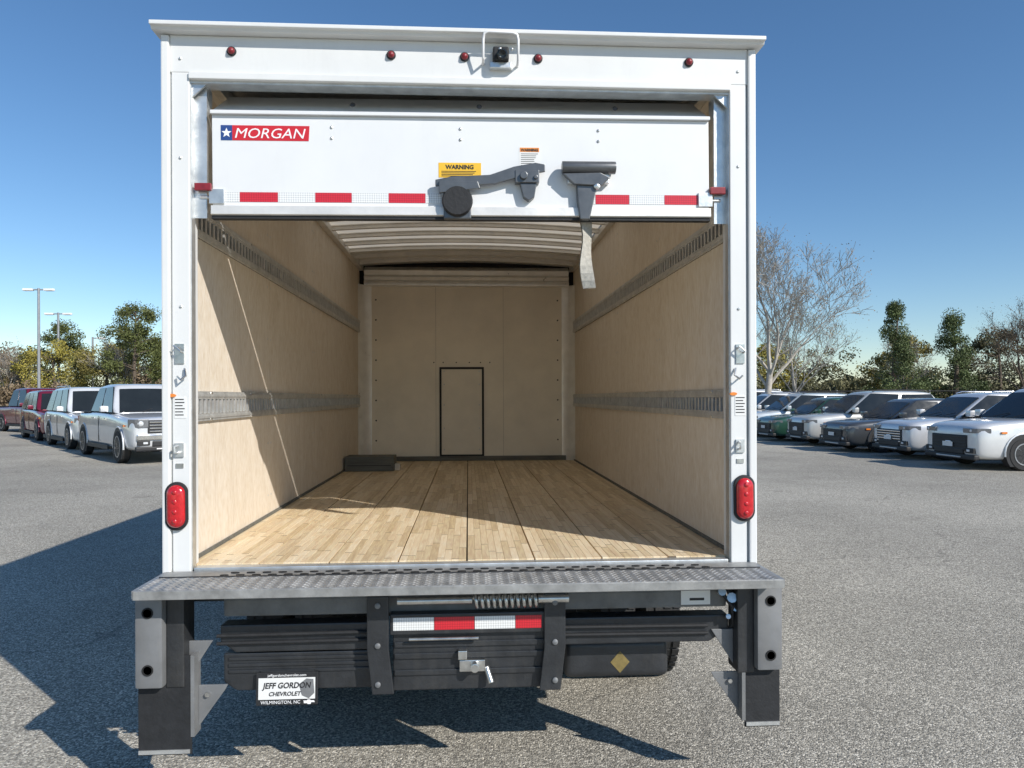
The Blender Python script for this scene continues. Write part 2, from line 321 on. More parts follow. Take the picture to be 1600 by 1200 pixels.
# outer skin
rear = empty('body_shell'); rear.parent = truck
for s in (-1, 1):
    MB().box(s * 1.215, s * 1.19, .05, 4.96, .84, 3.03).build('side_panel', WHITE, rear)
    MB().box(s * 1.222, s * 1.16, .05, 4.96, .80, .90).build('lower_rail', GALV, rear, .004)
    MB().box(s * 1.228, s * 1.15, .1, 4.98, 2.99, 3.045).build('upper_rail', WHITE, rear, .006)
MB().box(-1.215, 1.215, 4.93, 4.97, .84, 3.062).build('nose_panel', WHITE, rear)
# rear frame: posts, header, cap
frame = empty('rear_frame'); frame.parent = truck
for s in (-1, 1):
    MB().box(s * 1.220, s * 1.188, -.012, .10, .868, 3.04).build('corner_post', WHITE, frame, .006)
    MB().box(s * 1.182, s * 1.112, 0, .09, .868, 2.895).build('post_face', WHITE, frame, .004)
    MB().box(s * 1.188, s * 1.182, .012, .09, .868, 2.89).build('post_groove', GALV, frame)
    MB().box(s * 1.1118, s * 1.108, .010, .052, .868, 2.86).build('post_inner_lip', GALV, frame, .001)
    MB().box(s * 1.150, s * 1.120, .0525, .058, .868, 2.86).build('post_seal', BLACK2, frame)
    MB().box(s * 1.112, s * 1.058, .044, .050, 2.318, 2.86).build('track_flange', GALV, frame)
    MB().box(s * 1.066, s * 1.058, .0505, .11, 2.318, 2.86).build('door_track', GALV, frame)
    MB().box(s * 1.224, s * 1.105, -.006, .07, .845, .868).build('post_foot', BLACK, frame, .003)
MB().box(-1.188, 1.188, 0, .09, 2.895, 3.045).build('header', WHITE, frame, .004)
MB().box(-1.112, 1.112, -.010, .07, 2.868, 2.895).build('header_lip', WHITE, frame, .003)
MB().box(-1.112, 1.112, .012, .085, 2.858, 2.868).build('header_edge', GALV, frame)
MB().prism([(-.062, 3.058), (-.062, 3.074), (.09, 3.092), (.09, 3.046), (-.04, 3.046), (-.048, 3.058)], 'x', -1.245, 1.245).build('roof_cap', WHITE, frame, .003)
for s in (-1, 1):   # gusset corners of the opening
    MB().prism([(s * 1.112, 2.868), (s * 1.112, 2.80), (s * 1.04, 2.868)], 'y', .02, .03).build('corner_gusset', GALV, frame)
    for z in (2.95, 2.55, 1.95, 1.35):
        MB().lathe([(.006, 0), (.006, .003), (.003, .005)], (s * 1.147, .0, z), (0, -1, 0), 8).build('rivet', GALV, frame)
# latches / hooks / labels on the posts
for s in (-1, 1):
    x = s * 1.152
    h = MB(); h.box(x - .018, x + .018, -.006, 0, 1.72, 1.80); h.tube([(x - .012, -.006, 1.785), (x - .012, -.03, 1.79), (x + .012, -.03, 1.77), (x + .012, -.006, 1.765)], .004, 6)
    h.build('hold_back_hook', ZINC, frame, smooth=40)
    h = MB(); h.tube([(x - .02 * s, -.004, 1.70), (x - .03 * s, -.02, 1.67), (x - .012 * s, -.026, 1.655), (x + .006 * s, -.012, 1.668)], .0045, 6); h.build('latch_hook', ZINC, frame, smooth=40)
    h = MB(); h.box(x - .02, x + .016, -.008, 0, 1.345, 1.40); h.tube([(x - .01, -.008, 1.39), (x - .01, -.035, 1.385), (x - .01, -.035, 1.365), (x - .01, -.008, 1.36)], .005, 6)
    h.build('strap_anchor', GALV, frame, smooth=40)
    MB().box(x - .016, x + .014, -.004, 0, 1.30, 1.318).build('anchor_plate', ZINC, frame)
    lab = MB().box(x - .022, x + .024, -.0016, 0, 1.50, 1.585).build('label_sticker', PAPER, frame)
    tx = MB()
    for k in range(6): tx.box(x - .019, x + .02 - random.random() * .014, -.0022, -.0016, 1.574 - k * .0125, 1.578 - k * .0125)
    tx.build('label_print', INK, lab)
    MB().prism([(x - .03 + .016 * math.cos(a), 1.592 + .007 * math.sin(a)) for a in [i * math.pi / 6 for i in range(12)]], 'y', -.006, 0).build('amber_reflector', AMBER, frame)
# marker lamps
for i, x in enumerate((-.943, -.303, -.003, .301, .936)):
    L_ = MB().lathe([(.019, 0), (.019, .006), (.015, .008)], (x, 0, 2.983), (0, -1, 0), 16).build('marker_lamp', BLACK2, truck, smooth=35)
    MB().lathe([(.0145, .004), (.0135, .012), (.009, .018), (.003, .0205)], (x, 0, 2.983), (0, -1, 0), 14).build('lens', REDD, L_, smooth=60)
# tail lamps (vertical oval)
def oval(rx, rz, n=28):
    pts = []; k = rz - rx
    for i in range(n):
        a = 2 * math.pi * i / n; z = math.sin(a) * rx; pts.append((math.cos(a) * rx, z + (k if z > 0 else -k)))
    return pts
for s, x, z in ((-1, -1.163, 1.147), (1, 1.165, 1.153)):
    tl = MB().prism([(x + a, z + b) for a, b in oval(.045, .098)], 'y', -.016, .0).build('tail_lamp', BLACK2, truck, .005, smooth=50)
    ln = MB(); rings = []
    for sc, y in ((1, -.016), (.96, -.024), (.7, -.031), (.3, -.034)):
        rings.append([(x + a * sc, y, z + b * (.55 + .45 * sc)) for a, b in oval(.036, .086)])
    vs = [p for r_ in rings for p in r_]; n = 28
    ln.add(vs, [(j * n + i, j * n + (i + 1) % n, (j + 1) * n + (i + 1) % n, (j + 1) * n + i) for j in range(3) for i in range(n)] + [tuple(range(3 * n, 4 * n))])
    ln.build('lens', REDL, tl, smooth=50)
    for k in (-.058, -.02, .02, .058):
        MB().lathe([(.011, 0), (.010, .003), (.004, .006)], (x, -.032, z + k), (0, -1, 0), 10).build('reflector_cell', REDL, tl, smooth=50)
# reversing camera under its guard hoop
camx = .142
rc = empty('rear_camera'); rc.parent = truck
MB().tube([(.073, .0, 2.955), (.073, -.045, 2.96), (.073, -.062, 3.03), (.078, -.066, 3.052), (.095, -.068, 3.058), (.193, -.068, 3.055), (.210, -.066, 3.049), (.215, -.062, 3.03), (.215, -.045, 2.955), (.215, 0, 2.95)], .0055, 8).build('guard_hoop', LOGOW, rc, smooth=60)
MB().box(.112, .178, -.05, .0, 2.955, 3.010).build('camera_housing', BLACK2, rc, .008)
MB().lathe([(.022, 0), (.022, .012), (.016, .018), (.012, .014), (.004, .012)], (.150, -.05, 2.975), (0, -1, -.35), 18).build('camera_lens', GLASS, rc, smooth=40)
MB().box(.10, .19, -.03, 0, 2.93, 2.955).build('camera_bracket', GALV, rc, .003)
for k in (-.012, .012): MB().lathe([(.006, 0), (.006, .004), (.002, .006)], (.165 + k * 2, -.05, 2.997), (0, -1, 0), 8).build('camera_diode', ZINC, rc)

SCREW = MB().lathe([(.006, -.002), (.006, .001), (.003, .0018)], (0, 0, 0), (0, 0, 1), 8).mesh('screw', ETRK)
# interior ------------------------------------------------------------------
for s in (-1, 1):
    wl = empty('left_wall' if s < 0 else 'right_wall'); wl.parent = truck
    ys = [.06, 1.30, 2.52, 3.74, 4.86]
    for a, b in zip(ys[:-1], ys[1:]):
        MB().box(s * HW, s * (HW + .012), a + .0015, b - .0015, FZ, 2.93).build('plywood_panel', PLY, wl)
    for yj in ys[1:-1]:
        for dy in (-.03, .03):
            for k in range(7): link('screw', SCREW, wl, (s * (HW - .0005), yj + dy, 1.02 + k * .30), (0, R(-90) * s, 0))
    MB().box(s * (HW + .012), s * 1.185, .06, 4.9, FZ - .02, 2.99).build('wall_backing', DARK, wl)
    MB().box(s * 1.10, s * 1.16, .10, 4.86, 2.93, 2.985).build('top_rail', ALU, wl, .004)
    MB().box(s * 1.135, s * HW, .12, 4.85, FZ + .001, FZ + .016).build('scuff_strip', GREYWOOD, wl)
    for zc in (1.546, 2.338 - .008):
        e = MB(); x0, x1 = s * 1.1435, s * 1.131
        hh = .064
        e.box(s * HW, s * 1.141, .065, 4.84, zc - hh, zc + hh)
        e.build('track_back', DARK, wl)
        e = MB()
        e.box(s * 1.141, x1, .065, 4.84, zc + .031, zc + hh); e.box(s * 1.141, x1, .065, 4.84, zc - hh, zc - .031)
        y = .08
        while y < 4.82: e.box(s * 1.1405, x1, y, y + .021, zc - .032, zc + .032); y += .0508
        for q in (.047, -.047): e.box(x1, s * 1.1275, .065, 4.84, zc + q - .006, zc + q + .006)
        tr = e.build('cargo_track', ETRK, wl)
        y = .3
        while y < 4.8:
            for q in (.057, -.057): MB().lathe([(.008, 0), (.008, .003), (.003, .006)], (x1, y, zc + q), (-s, 0, 0), 8).build('screw', ZINC, tr)
            y += .61
# floor strips
fl = empty('cargo_floor'); fl.parent = truck
MB().box(-1.16, 1.16, .05, 4.9, FZ - .06, FZ - .028).build('sub_floor', DARK, fl)
ng, per, gap = 8, 9, .006
wst = (2 * HW - gap * (ng + 1)) / (ng * per)
sm = MB().box(0, wst - .0005, .052, 4.86, -.028, 0).mesh('floor_strip', FLOORW, .0009, segs=1)
x = -HW + gap
for g in range(ng):
    for k in range(per):
        link('floor_strip', sm, fl, (x, 0, FZ + random.uniform(-.0004, .0004))); x += wst
    x += gap
# front wall
fw = empty('front_wall'); fw.parent = truck
MB().box(-1.16, 1.16, 4.885, 4.93, FZ - .02, 3.05).build('wall_backing', DARK, fw)
for a, b in ((-1.06, -.34), (-.338, .385), (.387, 1.06)):
    MB().box(a, b, 4.872, 4.884, FZ + .045, 2.77).build('wall_panel', FWALL, fw)
MB().box(-1.06, 1.06, 4.85, 4.871, FZ, FZ + .05).build('kick_board', GREYWOOD, fw, .003)
for s in (-1, 1):
    pts = [(s * HW, 4.74), (s * (HW - .02), 4.80), (s * (HW - .06), 4.85), (s * (HW - .125), 4.871), (s * (HW - .125), 4.882), (s * HW, 4.882)]
    MB().prism(pts, 'z', FZ, 2.78).build('corner_cove', BRITE, fw, smooth=50)
    for k in range(8):
        MB().lathe([(.009, 0), (.008, .004), (.003, .006)], (s * .975, 4.872, 1.12 + k * .215), (0, -1, 0), 8).build('rivet', DARK, fw)
hd = MB(); prof = [(4.872, 2.765), (4.80, 2.772), (4.795, 2.80), (4.815, 2.83), (4.80, 2.86), (4.82, 2.885), (4.80, 2.93), (4.86, 2.975), (4.884, 2.975)]
hd.prism(prof, 'x', -1.09, 1.09); hd.build('front_header', BRITE, fw, smooth=45)
# access hatch with a black edge
hx0, hx1, hz0, hz1 = -.300, .176, .945, 1.905
ht = MB().box(hx0 + .02, hx1 - .02, 4.862, 4.8715, hz0 + .02, hz1 - .02).build('access_hatch', FWALL, fw, .002)
for b in ((hx0, hx0 + .022, hz0, hz1), (hx1 - .022, hx1, hz0, hz1), (hx0 + .0221, hx1 - .0221, hz1 - .022, hz1), (hx0 + .0221, hx1 - .0221, hz0, hz0 + .022)):
    MB().box(b[0], b[1], 4.857, 4.871, b[2], b[3]).build('edge_trim', BLACK2, ht)
for xx in (hx0 + .05, hx1 - .05):
    for zz in (1.02, 1.25, 1.5, 1.72, 1.86): MB().lathe([(.008, 0), (.008, .004), (.003, .006)], (xx, 4.862, zz), (0, -1, 0), 8).build('bolt', ZINC, ht)
for xx in (-.36, -.26, -.12, .02, .14, .24): MB().lathe([(.007, 0), (.007, .004), (.003, .006)], (xx, 4.872, 1.955), (0, -1, 0), 8).build('rivet', DARK, fw)
# ceiling with crowned bows
cl = empty('cargo_ceiling'); cl.parent = truck
def crown(x): return 2.985 + .045 * (1 - (x / 1.13) ** 2)
n = 12
for nm, ya, yb, m_ in (('roof_rear_sheet', .08, 2.0, ALU), ('roof_fill_sheet', 2.0, 3.95, ROOFT), ('roof_nose_sheet', 3.95, 4.96, ALU)):  # middle sheet lets the added fill light through; the other two are opaque
    cs = MB(); vs = [(-1.17 + 2.34 * i / n, y, crown(-1.17 + 2.34 * i / n)) for y in (ya, yb) for i in range(n + 1)]
    cs.add(vs, [(i, i + n + 1, i + n + 2, i + 1) for i in range(n)]); cs.build(nm, m_, cl, smooth=50)
bw = MB()
for (ya, yb, za, zb) in ((-.035, .035, .001, .008), (-.018, .018, .006, .036)):
    for i in range(n):
        xa, xb = -1.13 + 2.26 * i / n, -1.13 + 2.26 * (i + 1) / n
        ca, cb = crown(xa), crown(xb)
        bw.add([(xa, ya, ca - zb), (xa, yb, ca - zb), (xa, yb, ca - za), (xa, ya, ca - za), (xb, ya, cb - zb), (xb, yb, cb - zb), (xb, yb, cb - za), (xb, ya, cb - za)],
               [(0, 1, 5, 4), (1, 2, 6, 5), (3, 0, 4, 7), (2, 3, 7, 6)])
bme = bw.mesh('roof_bow', ALU)
y = 2.45
while y < 4.75: link('roof_bow', bme, cl, (0, y, 0)); y += .305

# roll-up door ---------------------------------------------------------------
door = empty('roll_up_door', (0, 0, 0)); door.parent = truck
bp = empty('bottom_panel'); 
def dpart(mb, name, m, bevel=0.0, smooth=None, parent=door): return mb.build(name, m, parent, bevel, smooth)
bpan = dpart(MB().box(-1.034, 1.034, .036, .050, 2.362, 2.746), 'door_panel', DOORW, .003)
bpy.data.objects.remove(bp)
DY = .036
dpart(MB().prism([(.020, 2.372), (.018, 2.336), (.03, 2.332), (.066, 2.332), (.066, 2.372)], 'x', -1.036, 1.036), 'bottom_rail', ALU, .002)
dpart(MB().box(-1.036, 1.036, .028, .062, 2.320, 2.333), 'bottom_seal', BLACK2)
dpart(MB().prism([(.020, 2.7465), (.020, 2.760), (.028, 2.764), (.036, 2.764), (.049, 2.750), (.049, 2.7465)], 'x', -1.036, 1.036), 'hinge_ledge', DOORW, .002)
ang = [(.050, 2.763), (.130, 2.815), (.30, 2.925), (.36, 2.950)]
p2 = MB()
for (a, b) in zip(ang[:-1], ang[1:]):
    p2.prism([(a[0], a[1]), (b[0], b[1]), (b[0] + .010, b[1] - .010), (a[0] + .012, a[1] - .002)], 'x', -1.045, 1.045)
dpart(p2, 'curved_panel', DOORW)
for k in range(4):
    dpart(MB().box(-1.045, 1.045, .375 + k * .43, .375 + k * .43 + .424, 2.934, 2.952), 'stored_panel', DOORW, .002)
for s in (-1, 1):
    dpart(MB().box(s * 1.055, s * 1.095, .16, 2.3, 2.915, 2.965), 'ceiling_track', GALV, .003)
    dpart(MB().box(s * 1.034, s * 1.10, .016, .034, 2.432, 2.462), 'edge_reflector', REDD, .003)
    hz = MB(); hz.box(s * .985, s * 1.045, .026, DY, 2.38, 2.44); hz.cyl((s * 1.045, .045, 2.41), (s * 1.085, .045, 2.41), .008, n=8)
    dpart(hz, 'roller_bracket', GALV, .002)
for xx in (-.55, -.02, .56):
    for zz in (2.70, 2.655): dpart(MB().lathe([(.007, 0), (.006, .003), (.002, .005)], (xx, DY, zz), (0, -1, 0), 8), 'rivet', ZINC)
    for zz in (2.79,): dpart(MB().lathe([(.012, 0), (.012, .004), (.004, .007)], (xx + .08, .075, 2.808), (0, -.87, .49), 8), 'hinge_bolt', BLACK)
# reflective tape along the bottom
segs = [(-1.022, -.925, 'w'), (-.925, -.77, 'r'), (-.77, -.62, 'w'), (-.62, -.47, 'r'), (-.47, -.32, 'w'), (-.32, -.167, 'r'), (-.167, -.10, 'w'), (.50, .545, 'w'), (.545, .69, 'r'), (.69, .84, 'w'), (.84, .985, 'r'), (.985, 1.02, 'w')]
for a, b, k in segs: dpart(MB().box(a + .001, b - .001, DY - .0015, DY, 2.390, 2.430), 'red_tape' if k == 'r' else 'white_tape', TAPER if k == 'r' else TAPEW)
# maker's logo
lg = dpart(MB().box(-.998, -.952, DY - .0012, DY, 2.642, 2.704), 'logo_badge', LOGOB)
star = []
for i in range(10):
    a = R(90 + 36 * i); r_ = .021 if i % 2 == 0 else .0088; star.append((-.975 + r_ * math.cos(a), 2.672 + r_ * math.sin(a)))
MB().prism(star, 'y', DY - .0022, DY - .0012).build('star', LOGOW, lg)
lr = dpart(MB().prism([(-.952, 2.642), (-.644, 2.642), (-.640, 2.704), (-.952, 2.704)], 'y', DY - .0012, DY), 'logo_plate', LOGOR)
text('logo_lettering', 'MORGAN', .058, LOGOW, lr, (-.946, DY - .0016, 2.652), shear=.22, bold=0, sx=1.12)
# labels
yl = dpart(MB().box(-.112, .065, DY - .001, DY, 2.497, 2.559), 'warning_label', YEL)
text('warning_word', 'WARNING', .024, INK, yl, (-.024, DY - .0014, 2.533), bold=.0008, align='CENTER')
tx = MB()
for k in range(4): tx.box(-.10, .05 - random.random() * .05, DY - .0018, DY - .001, 2.522 - k * .0065, 2.5245 - k * .0065)
tx.build('label_print', INK, yl)
pl = dpart(MB().box(.225, .312, DY - .001, DY, 2.535, 2.628), 'paper_label', PAPER)
MB().box(.228, .309, DY - .0016, DY - .001, 2.607, 2.625).build('label_header', ORANGE, pl)
text('warning_word', 'WARNING', .015, INK, pl, (.2685, DY - .002, 2.610), bold=.0005, align='CENTER')
tx = MB()
for k in range(7): tx.box(.232, .305 - random.random() * .02, DY - .0018, DY - .001, 2.598 - k * .008, 2.600 - k * .008)
tx.build('label_print', INK, pl)
# latch: hasp lever, grip and slam lock
lt = empty('door_latch'); lt.parent = door
lv = MB(); lv.prism([(-.125, 2.478), (-.06, 2.492), (.10, 2.500), (.20, 2.535), (.29, 2.552), (.33, 2.545), (.33, 2.515), (.25, 2.500), (.12, 2.462), (-.02, 2.452), (-.125, 2.452)], 'y', .000, .012)
lv.build('latch_lever', LATCH, lt, .003)
MB().lathe([(.030, .0), (.058, .0), (.064, .012), (.058, .026), (.030, .026)], (-.035, .012, 2.390), (0, -1, 0), 28).build('latch_grip', BLACK2, lt, smooth=40)
MB().box(-.092, .022, .006, DY, 2.318, 2.40).build('keeper_plate', LATCH, lt, .006)
MB().prism([(-.11, 2.42), (.06, 2.44), (.05, 2.47), (-.11, 2.47)], 'y', -.012, .004).build('latch_cam', LATCH, lt, .003)
pb = MB(); pb.box(.205, .305, -.004, DY, 2.468, 2.520); pb.cyl((.24, -.004, 2.495), (.24, -.018, 2.495), .016, n=14); pb.cyl((.29, -.004, 2.49), (.29, -.012, 2.49), .009, n=10)
pb.build('pivot_bracket', LATCH, lt, .003)
MB().prism([(.225, 2.468), (.295, 2.468), (.285, 2.41), (.262, 2.395), (.24, 2.41)], 'y', .004, DY).build('lever_tail', LATCH, lt, .003)
MB().cyl((.40, .002, 2.533), (.625, .002, 2.533), .026, n=20).build('lock_barrel', LATCH, lt, .004, smooth=50)
MB().box(.425, .60, .006, DY, 2.470, 2.545).build('lock_plate', GALV, lt, .004)
MB().prism([(.40, 2.505), (.56, 2.51), (.60, 2.49), (.565, 2.455), (.45, 2.46)], 'y', -.012, .008).build('lock_body', LATCH, lt, .004)
MB().prism([(.462, 2.47), (.55, 2.47), (.535, 2.405), (.515, 2.318), (.475, 2.318), (.465, 2.405)], 'y', .000, DY).build('lock_stem', LATCH, lt, .004)
MB().lathe([(.014, 0), (.014, .01), (.005, .013)], (.545, .0, 2.455), (0, -1, 0), 12).build('lock_bolt', ZINC, lt, smooth=40)
# pull strap hanging from the bottom rail
st = MB(); pts = []
for i in range(11):
    t = i / 10; z = 2.36 - .315 * t; a = .10 + .62 * math.sin(t * 4.2); cx = .505 + .018 * t + .006 * math.sin(t * 7); cy = .072 + .02 * t
    pts.append((cx, cy, z, a))
for sgn in (0, 1):
    for i in range(10):
        q = []
        for (cx, cy, z, a) in (pts[i], pts[i + 1]):
            dx, dy = .028 * math.cos(a), .028 * math.sin(a); nx, ny = -math.sin(a) * .002, math.cos(a) * .002
            off = (1 if sgn else -1)
            q.append([(cx - dx + off * nx, cy - dy + off * ny + .012 * sgn, z), (cx + dx + off * nx, cy + dy + off * ny + .012 * sgn, z)])
        th = .003
        st.add([q[0][0], q[0][1], q[1][1], q[1][0], (q[0][0][0], q[0][0][1] + th, q[0][0][2]), (q[0][1][0], q[0][1][1] + th, q[0][1][2]), (q[1][1][0], q[1][1][1] + th, q[1][1][2]), (q[1][0][0], q[1][0][1] + th, q[1][0][2])],
               [(0, 1, 2, 3), (7, 6, 5, 4), (0, 4, 5, 1), (1, 5, 6, 2), (2, 6, 7, 3), (3, 7, 4, 0)])
dpart(st, 'pull_strap', STRAP, smooth=60)
# the door hangs slightly askew, left edge low
door.matrix_local = Matrix.Translation((0, 0, 2.45)) @ Matrix.Rotation(.006, 4, 'Y').inverted() @ Matrix.Translation((0, 0, -2.45))

# sill and tread plate -------------------------------------------------------
sill = empty('rear_sill'); sill.parent = truck
MB().box(-1.10, 1.10, .0, .050, .83, .896).build('threshold', GALV, sill, .004)
MB().box(-1.22, 1.22, -.004, .10, .76, .845).build('sill_beam', BLACK, sill, .004)
PZ = .884
tp = empty('tread_plate'); tp.parent = truck
MB().box(-1.205, 1.205, -.30, -.006, PZ - .008, PZ).build('plate', TREAD, tp, .002)
MB().box(-1.205, 1.205, -.306, -.300, PZ - .034, PZ - .001).build('front_lip', TREAD, tp, .002)
for s in (-1, 1): MB().box(s * 1.211, s * 1.2055, -.30, -.01, PZ - .03, PZ - .001).build('end_lip', TREAD, tp)
lug = MB(); px = .0225
def lug_at(mb, cx, cy, z, a, L_=.0125, W_=.0036, H_=.0022):
    ca, sa = math.cos(a), math.sin(a)
    P = lambda u, v, h: (cx + u * ca - v * sa, cy + u * sa + v * ca, z + h)
    mb.add([P(-L_, 0, 0), P(0, -W_, 0), P(L_, 0, 0), P(0, W_, 0), P(-L_ * .45, 0, H_), P(L_ * .45, 0, H_)], [(0, 1, 4), (1, 5, 4), (1, 2, 5), (2, 3, 5), (3, 4, 5), (3, 0, 4)])
j = 0; yy = -.292
while yy < -.115:
    xx = -1.195 + (px / 2 if j % 2 else 0); i = 0
    while xx < 1.195:
        lug_at(lug, xx, yy, PZ, R(45) if (i + j) % 2 else R(-45)); xx += px; i += 1
    yy += px * .62; j += 1
tag(lug.build('tread_lugs', TREAD, tp), kind='stuff')
grip = MB()                                    # raised dark marks painting in the shade of the punched grip slots
for row, yy in enumerate((-.092, -.052)):
    xx = -.95 + row * .03
    while xx < .98:
        grip.prism([(xx + .017 * math.cos(a), yy + .008 * math.sin(a)) for a in [k * math.pi / 4 for k in range(8)]], 'z', PZ + .0005, PZ + .004); xx += .062
tag(grip.build('grip_slot_shade', DARK, tp), kind='stuff')
MB().box(-1.19, 1.19, -.115, -.108, PZ, PZ + .004).build('weld_bead', BLACK, tp)

# lift gate ------------------------------------------------------------------
lgt = empty('lift_gate'); lgt.parent = truck
MB().box(-.95, 1.055, -.105, .0, .725, .80).build('main_tube', DUSTY, lgt, .012)
MB().box(-1.05, 1.08, -.02, .06, .80, .86).build('mount_angle', BLACK, lgt, .004)
MB().prism([(.355, .695), (1.06, .695), (1.06, .64), (.98, .588), (.355, .588)], 'y', -.11, -.03).build('folded_platform_right', BLACK, lgt, .006)
MB().prism([(-.355, .695), (-.96, .695), (-.96, .63), (-.90, .588), (-.355, .588)], 'y', -.11, -.03).build('folded_platform_left', BLACK, lgt, .006)
MB().prism([(-.36, .582), (-.95, .582), (-.95, .47), (-.90, .435), (-.36, .435)], 'y', -.10, -.04).build('lower_skirt', BLACK, lgt, .006)
for k, z in enumerate((.555, .53, .505)): MB().box(-.93, -.38, -.106, -.1005, z, z + .012).build('skirt_rib', BLACK, lgt, .002)
for s in (-1, 1):
    for z in (.66, .63): MB().cyl((s * .37, -.118, z), (s * .97, -.118, z - .004), .007, n=8).build('hydraulic_line', BLACK2, lgt, smooth=60)
MB().box(.865, .985, -.1075, -.105, .738, .795).build('serial_label', PAPER, lgt)
MB().box(.90, .96, -.1085, -.1075, .755, .765).build('serial_print', INK, lgt)
MB().box(-.30, .325, -.150, -.05, .655, .735).build('centre_beam', BLACK, lgt, .004)
for a, b, k in ((-.288, -.128, 'w'), (-.128, .030, 'r'), (.030, .190, 'w'), (.190, .295, 'r')):
    MB().box(a + .001, b - .001, -.1515, -.150, .672, .722).build('red_tape' if k == 'r' else 'white_tape', TAPER if k == 'r' else TAPEW, lgt)
MB().box(-.29, .315, -.128, -.10, .43, .652).build('flip_over_plate', BLACK, lgt, .004)
for z in (.60, .555, .49): MB().box(-.285, .31, -.136, -.1285, z, z + .022).build('plate_rib', BLACK, lgt, .003)
MB().cyl((-.225, -.16, .640), (.045, -.16, .640), .006, n=10).build('lock_rod', ZINC, lgt, smooth=60)
for s, x in ((-1, -.345), (1, .345)):
    MB().prism([(x - .042, .81), (x + .042, .81), (x + .042, .60), (x + .05 + .012, .43), (x - .022, .43), (x - .042, .60)] if s < 0 else [(x + .042, .81), (x - .042, .81), (x - .042, .60), (x - .05 - .012, .43), (x + .022, .43), (x + .042, .60)], 'y', -.165, -.150).build('lift_arm', BLACK, lgt, .004)
    for z in (.775, .62, .47): MB().lathe([(.011, 0), (.011, .006), (.005, .009)], (x, -.165, z), (0, -1, 0), 12).build('arm_bolt', WORN, lgt, smooth=40)
    MB().box(x - .02, x + .02, -.15, -.02, .80, .855).build('hinge_lug', BLACK, lgt, .004)
MB().cyl((-.27, -.155, .788), (.02, -.155, .788), .015, n=14).build('spring_shaft', ZINC, lgt, smooth=60)
sp_ = [(.025 + .255 * i / 132, -.155 + .026 * math.cos(2 * math.pi * i / 12), .786 + .026 * math.sin(2 * math.pi * i / 12)) for i in range(133)]
MB().tube(sp_, .0075, 7).build('torsion_spring', ZINC, lgt, smooth=70)
MB().cyl((.28, -.155, .788), (.40, -.155, .788), .018, n=14).build('shaft_end', ZINC, lgt, smooth=60)
lk = MB(); lk.box(-.03, .07, -.15, -.128, .505, .55); lk.cyl((.03, -.15, .53), (.03, -.185, .53), .018, n=14); lk.cyl((.075, -.14, .52), (.095, -.165, .465), .012, n=10); lk.box(-.035, .0, -.16, -.13, .555, .59)
lk.build('platform_lock', ZINC, lgt, .003)
# power unit with a warning diamond
pu = MB().box(.40, .835, -.03, .30, .42, .575).build('power_unit', BLACK, lgt, .03, smooth=50, segs=3)
dmx, dmz = .63, .485
MB().prism([(dmx - .04, dmz), (dmx, dmz - .045), (dmx + .04, dmz), (dmx, dmz + .045)], 'y', -.032, -.0305).build('hazard_diamond', DIMY, pu)
# fittings at the right-hand end
for i, (x, z, r_) in enumerate(((1.02, .80, .016), (1.06, .775, .02), (1.10, .80, .013), (1.075, .735, .015), (1.09, .69, .012), (1.045, .70, .010))):
    MB().cyl((x, -.15, z), (x + .012, -.09, z - .02), r_, r_ * .8, n=10).build('hose_fitting', ZINC, lgt, smooth=50)
for k in range(3):
    MB().tube([(1.02 + .03 * k, -.13, .80), (1.06 + .025 * k, -.15, .74 - .03 * k), (1.075 + .02 * k, -.12, .66 - .03 * k), (1.04 + .03 * k, -.05, .58)], .008, 7).build('hose', BLACK2, lgt, smooth=70)
# corner bumpers with their flaps and gussets
for s in (-1, 1):
    bu = empty('bumper_leg'); bu.parent = truck
    xo, xi = s * 1.243, s * 1.142
    z0 = .50 if s > 0 else .49
    post = MB(); post.prism([(xo, -.205), (xi, -.205), (xi, -.125), (xo, -.125)], 'z', z0, .862); post.build('post_tube', WORN, bu, .010, smooth=40)
    for z in (.775, .56): MB().lathe([(.021, 0), (.021, .003), (.016, .003), (.016, -.001)], (s * 1.195, -.205, z), (0, -1, 0), 18).build('bolt_hole_shade', DARK, bu)  # flat dark disc paints in the shade inside each hole
    MB().box(xi, s * 1.075, -.17, -.06, .48, .86).build('leg_channel', BLACK, bu, .005)
    MB().box(s * 1.248, s * (1.05 if s < 0 else 1.105), -.165, -.155, .222 if s < 0 else .262, .60).build('rubber_flap', BLACK2, bu, .003)
    MB().box(s * 1.245, s * (1.055 if s < 0 else 1.11), -.170, -.1655, .228 if s < 0 else .268, .243 if s < 0 else .283).build('flap_strip', GALV, bu)
    xe = 1.052 if s < 0 else 1.107
    MB().box(s * xe, s * (xe - .014), -.168, -.10, .29, .60).build('leg_edge', WORN, bu)
    MB().prism([(s * (xe - .014), .47), (s * (xe - .125), .47), (s * (xe - .115), .45), (s * (xe - .014), .31)], 'y', -.125, -.117).build('gusset_plate', WORN, bu, .002)
    MB().prism([(s * 1.075, .64), (s * .985, .64), (s * 1.075, .50)], 'y', -.12, -.11).build('upper_gusset', WORN, bu, .002)
    MB().cyl((s * (xe - .05), -.126, .435), (s * (xe - .05), -.137, .435), .009, n=8).build('gusset_bolt', ZINC, bu)
    MB().box(s * 1.10, s * 1.21, -.12, .4, .80, .855).build('leg_mount', BLACK, bu, .004)
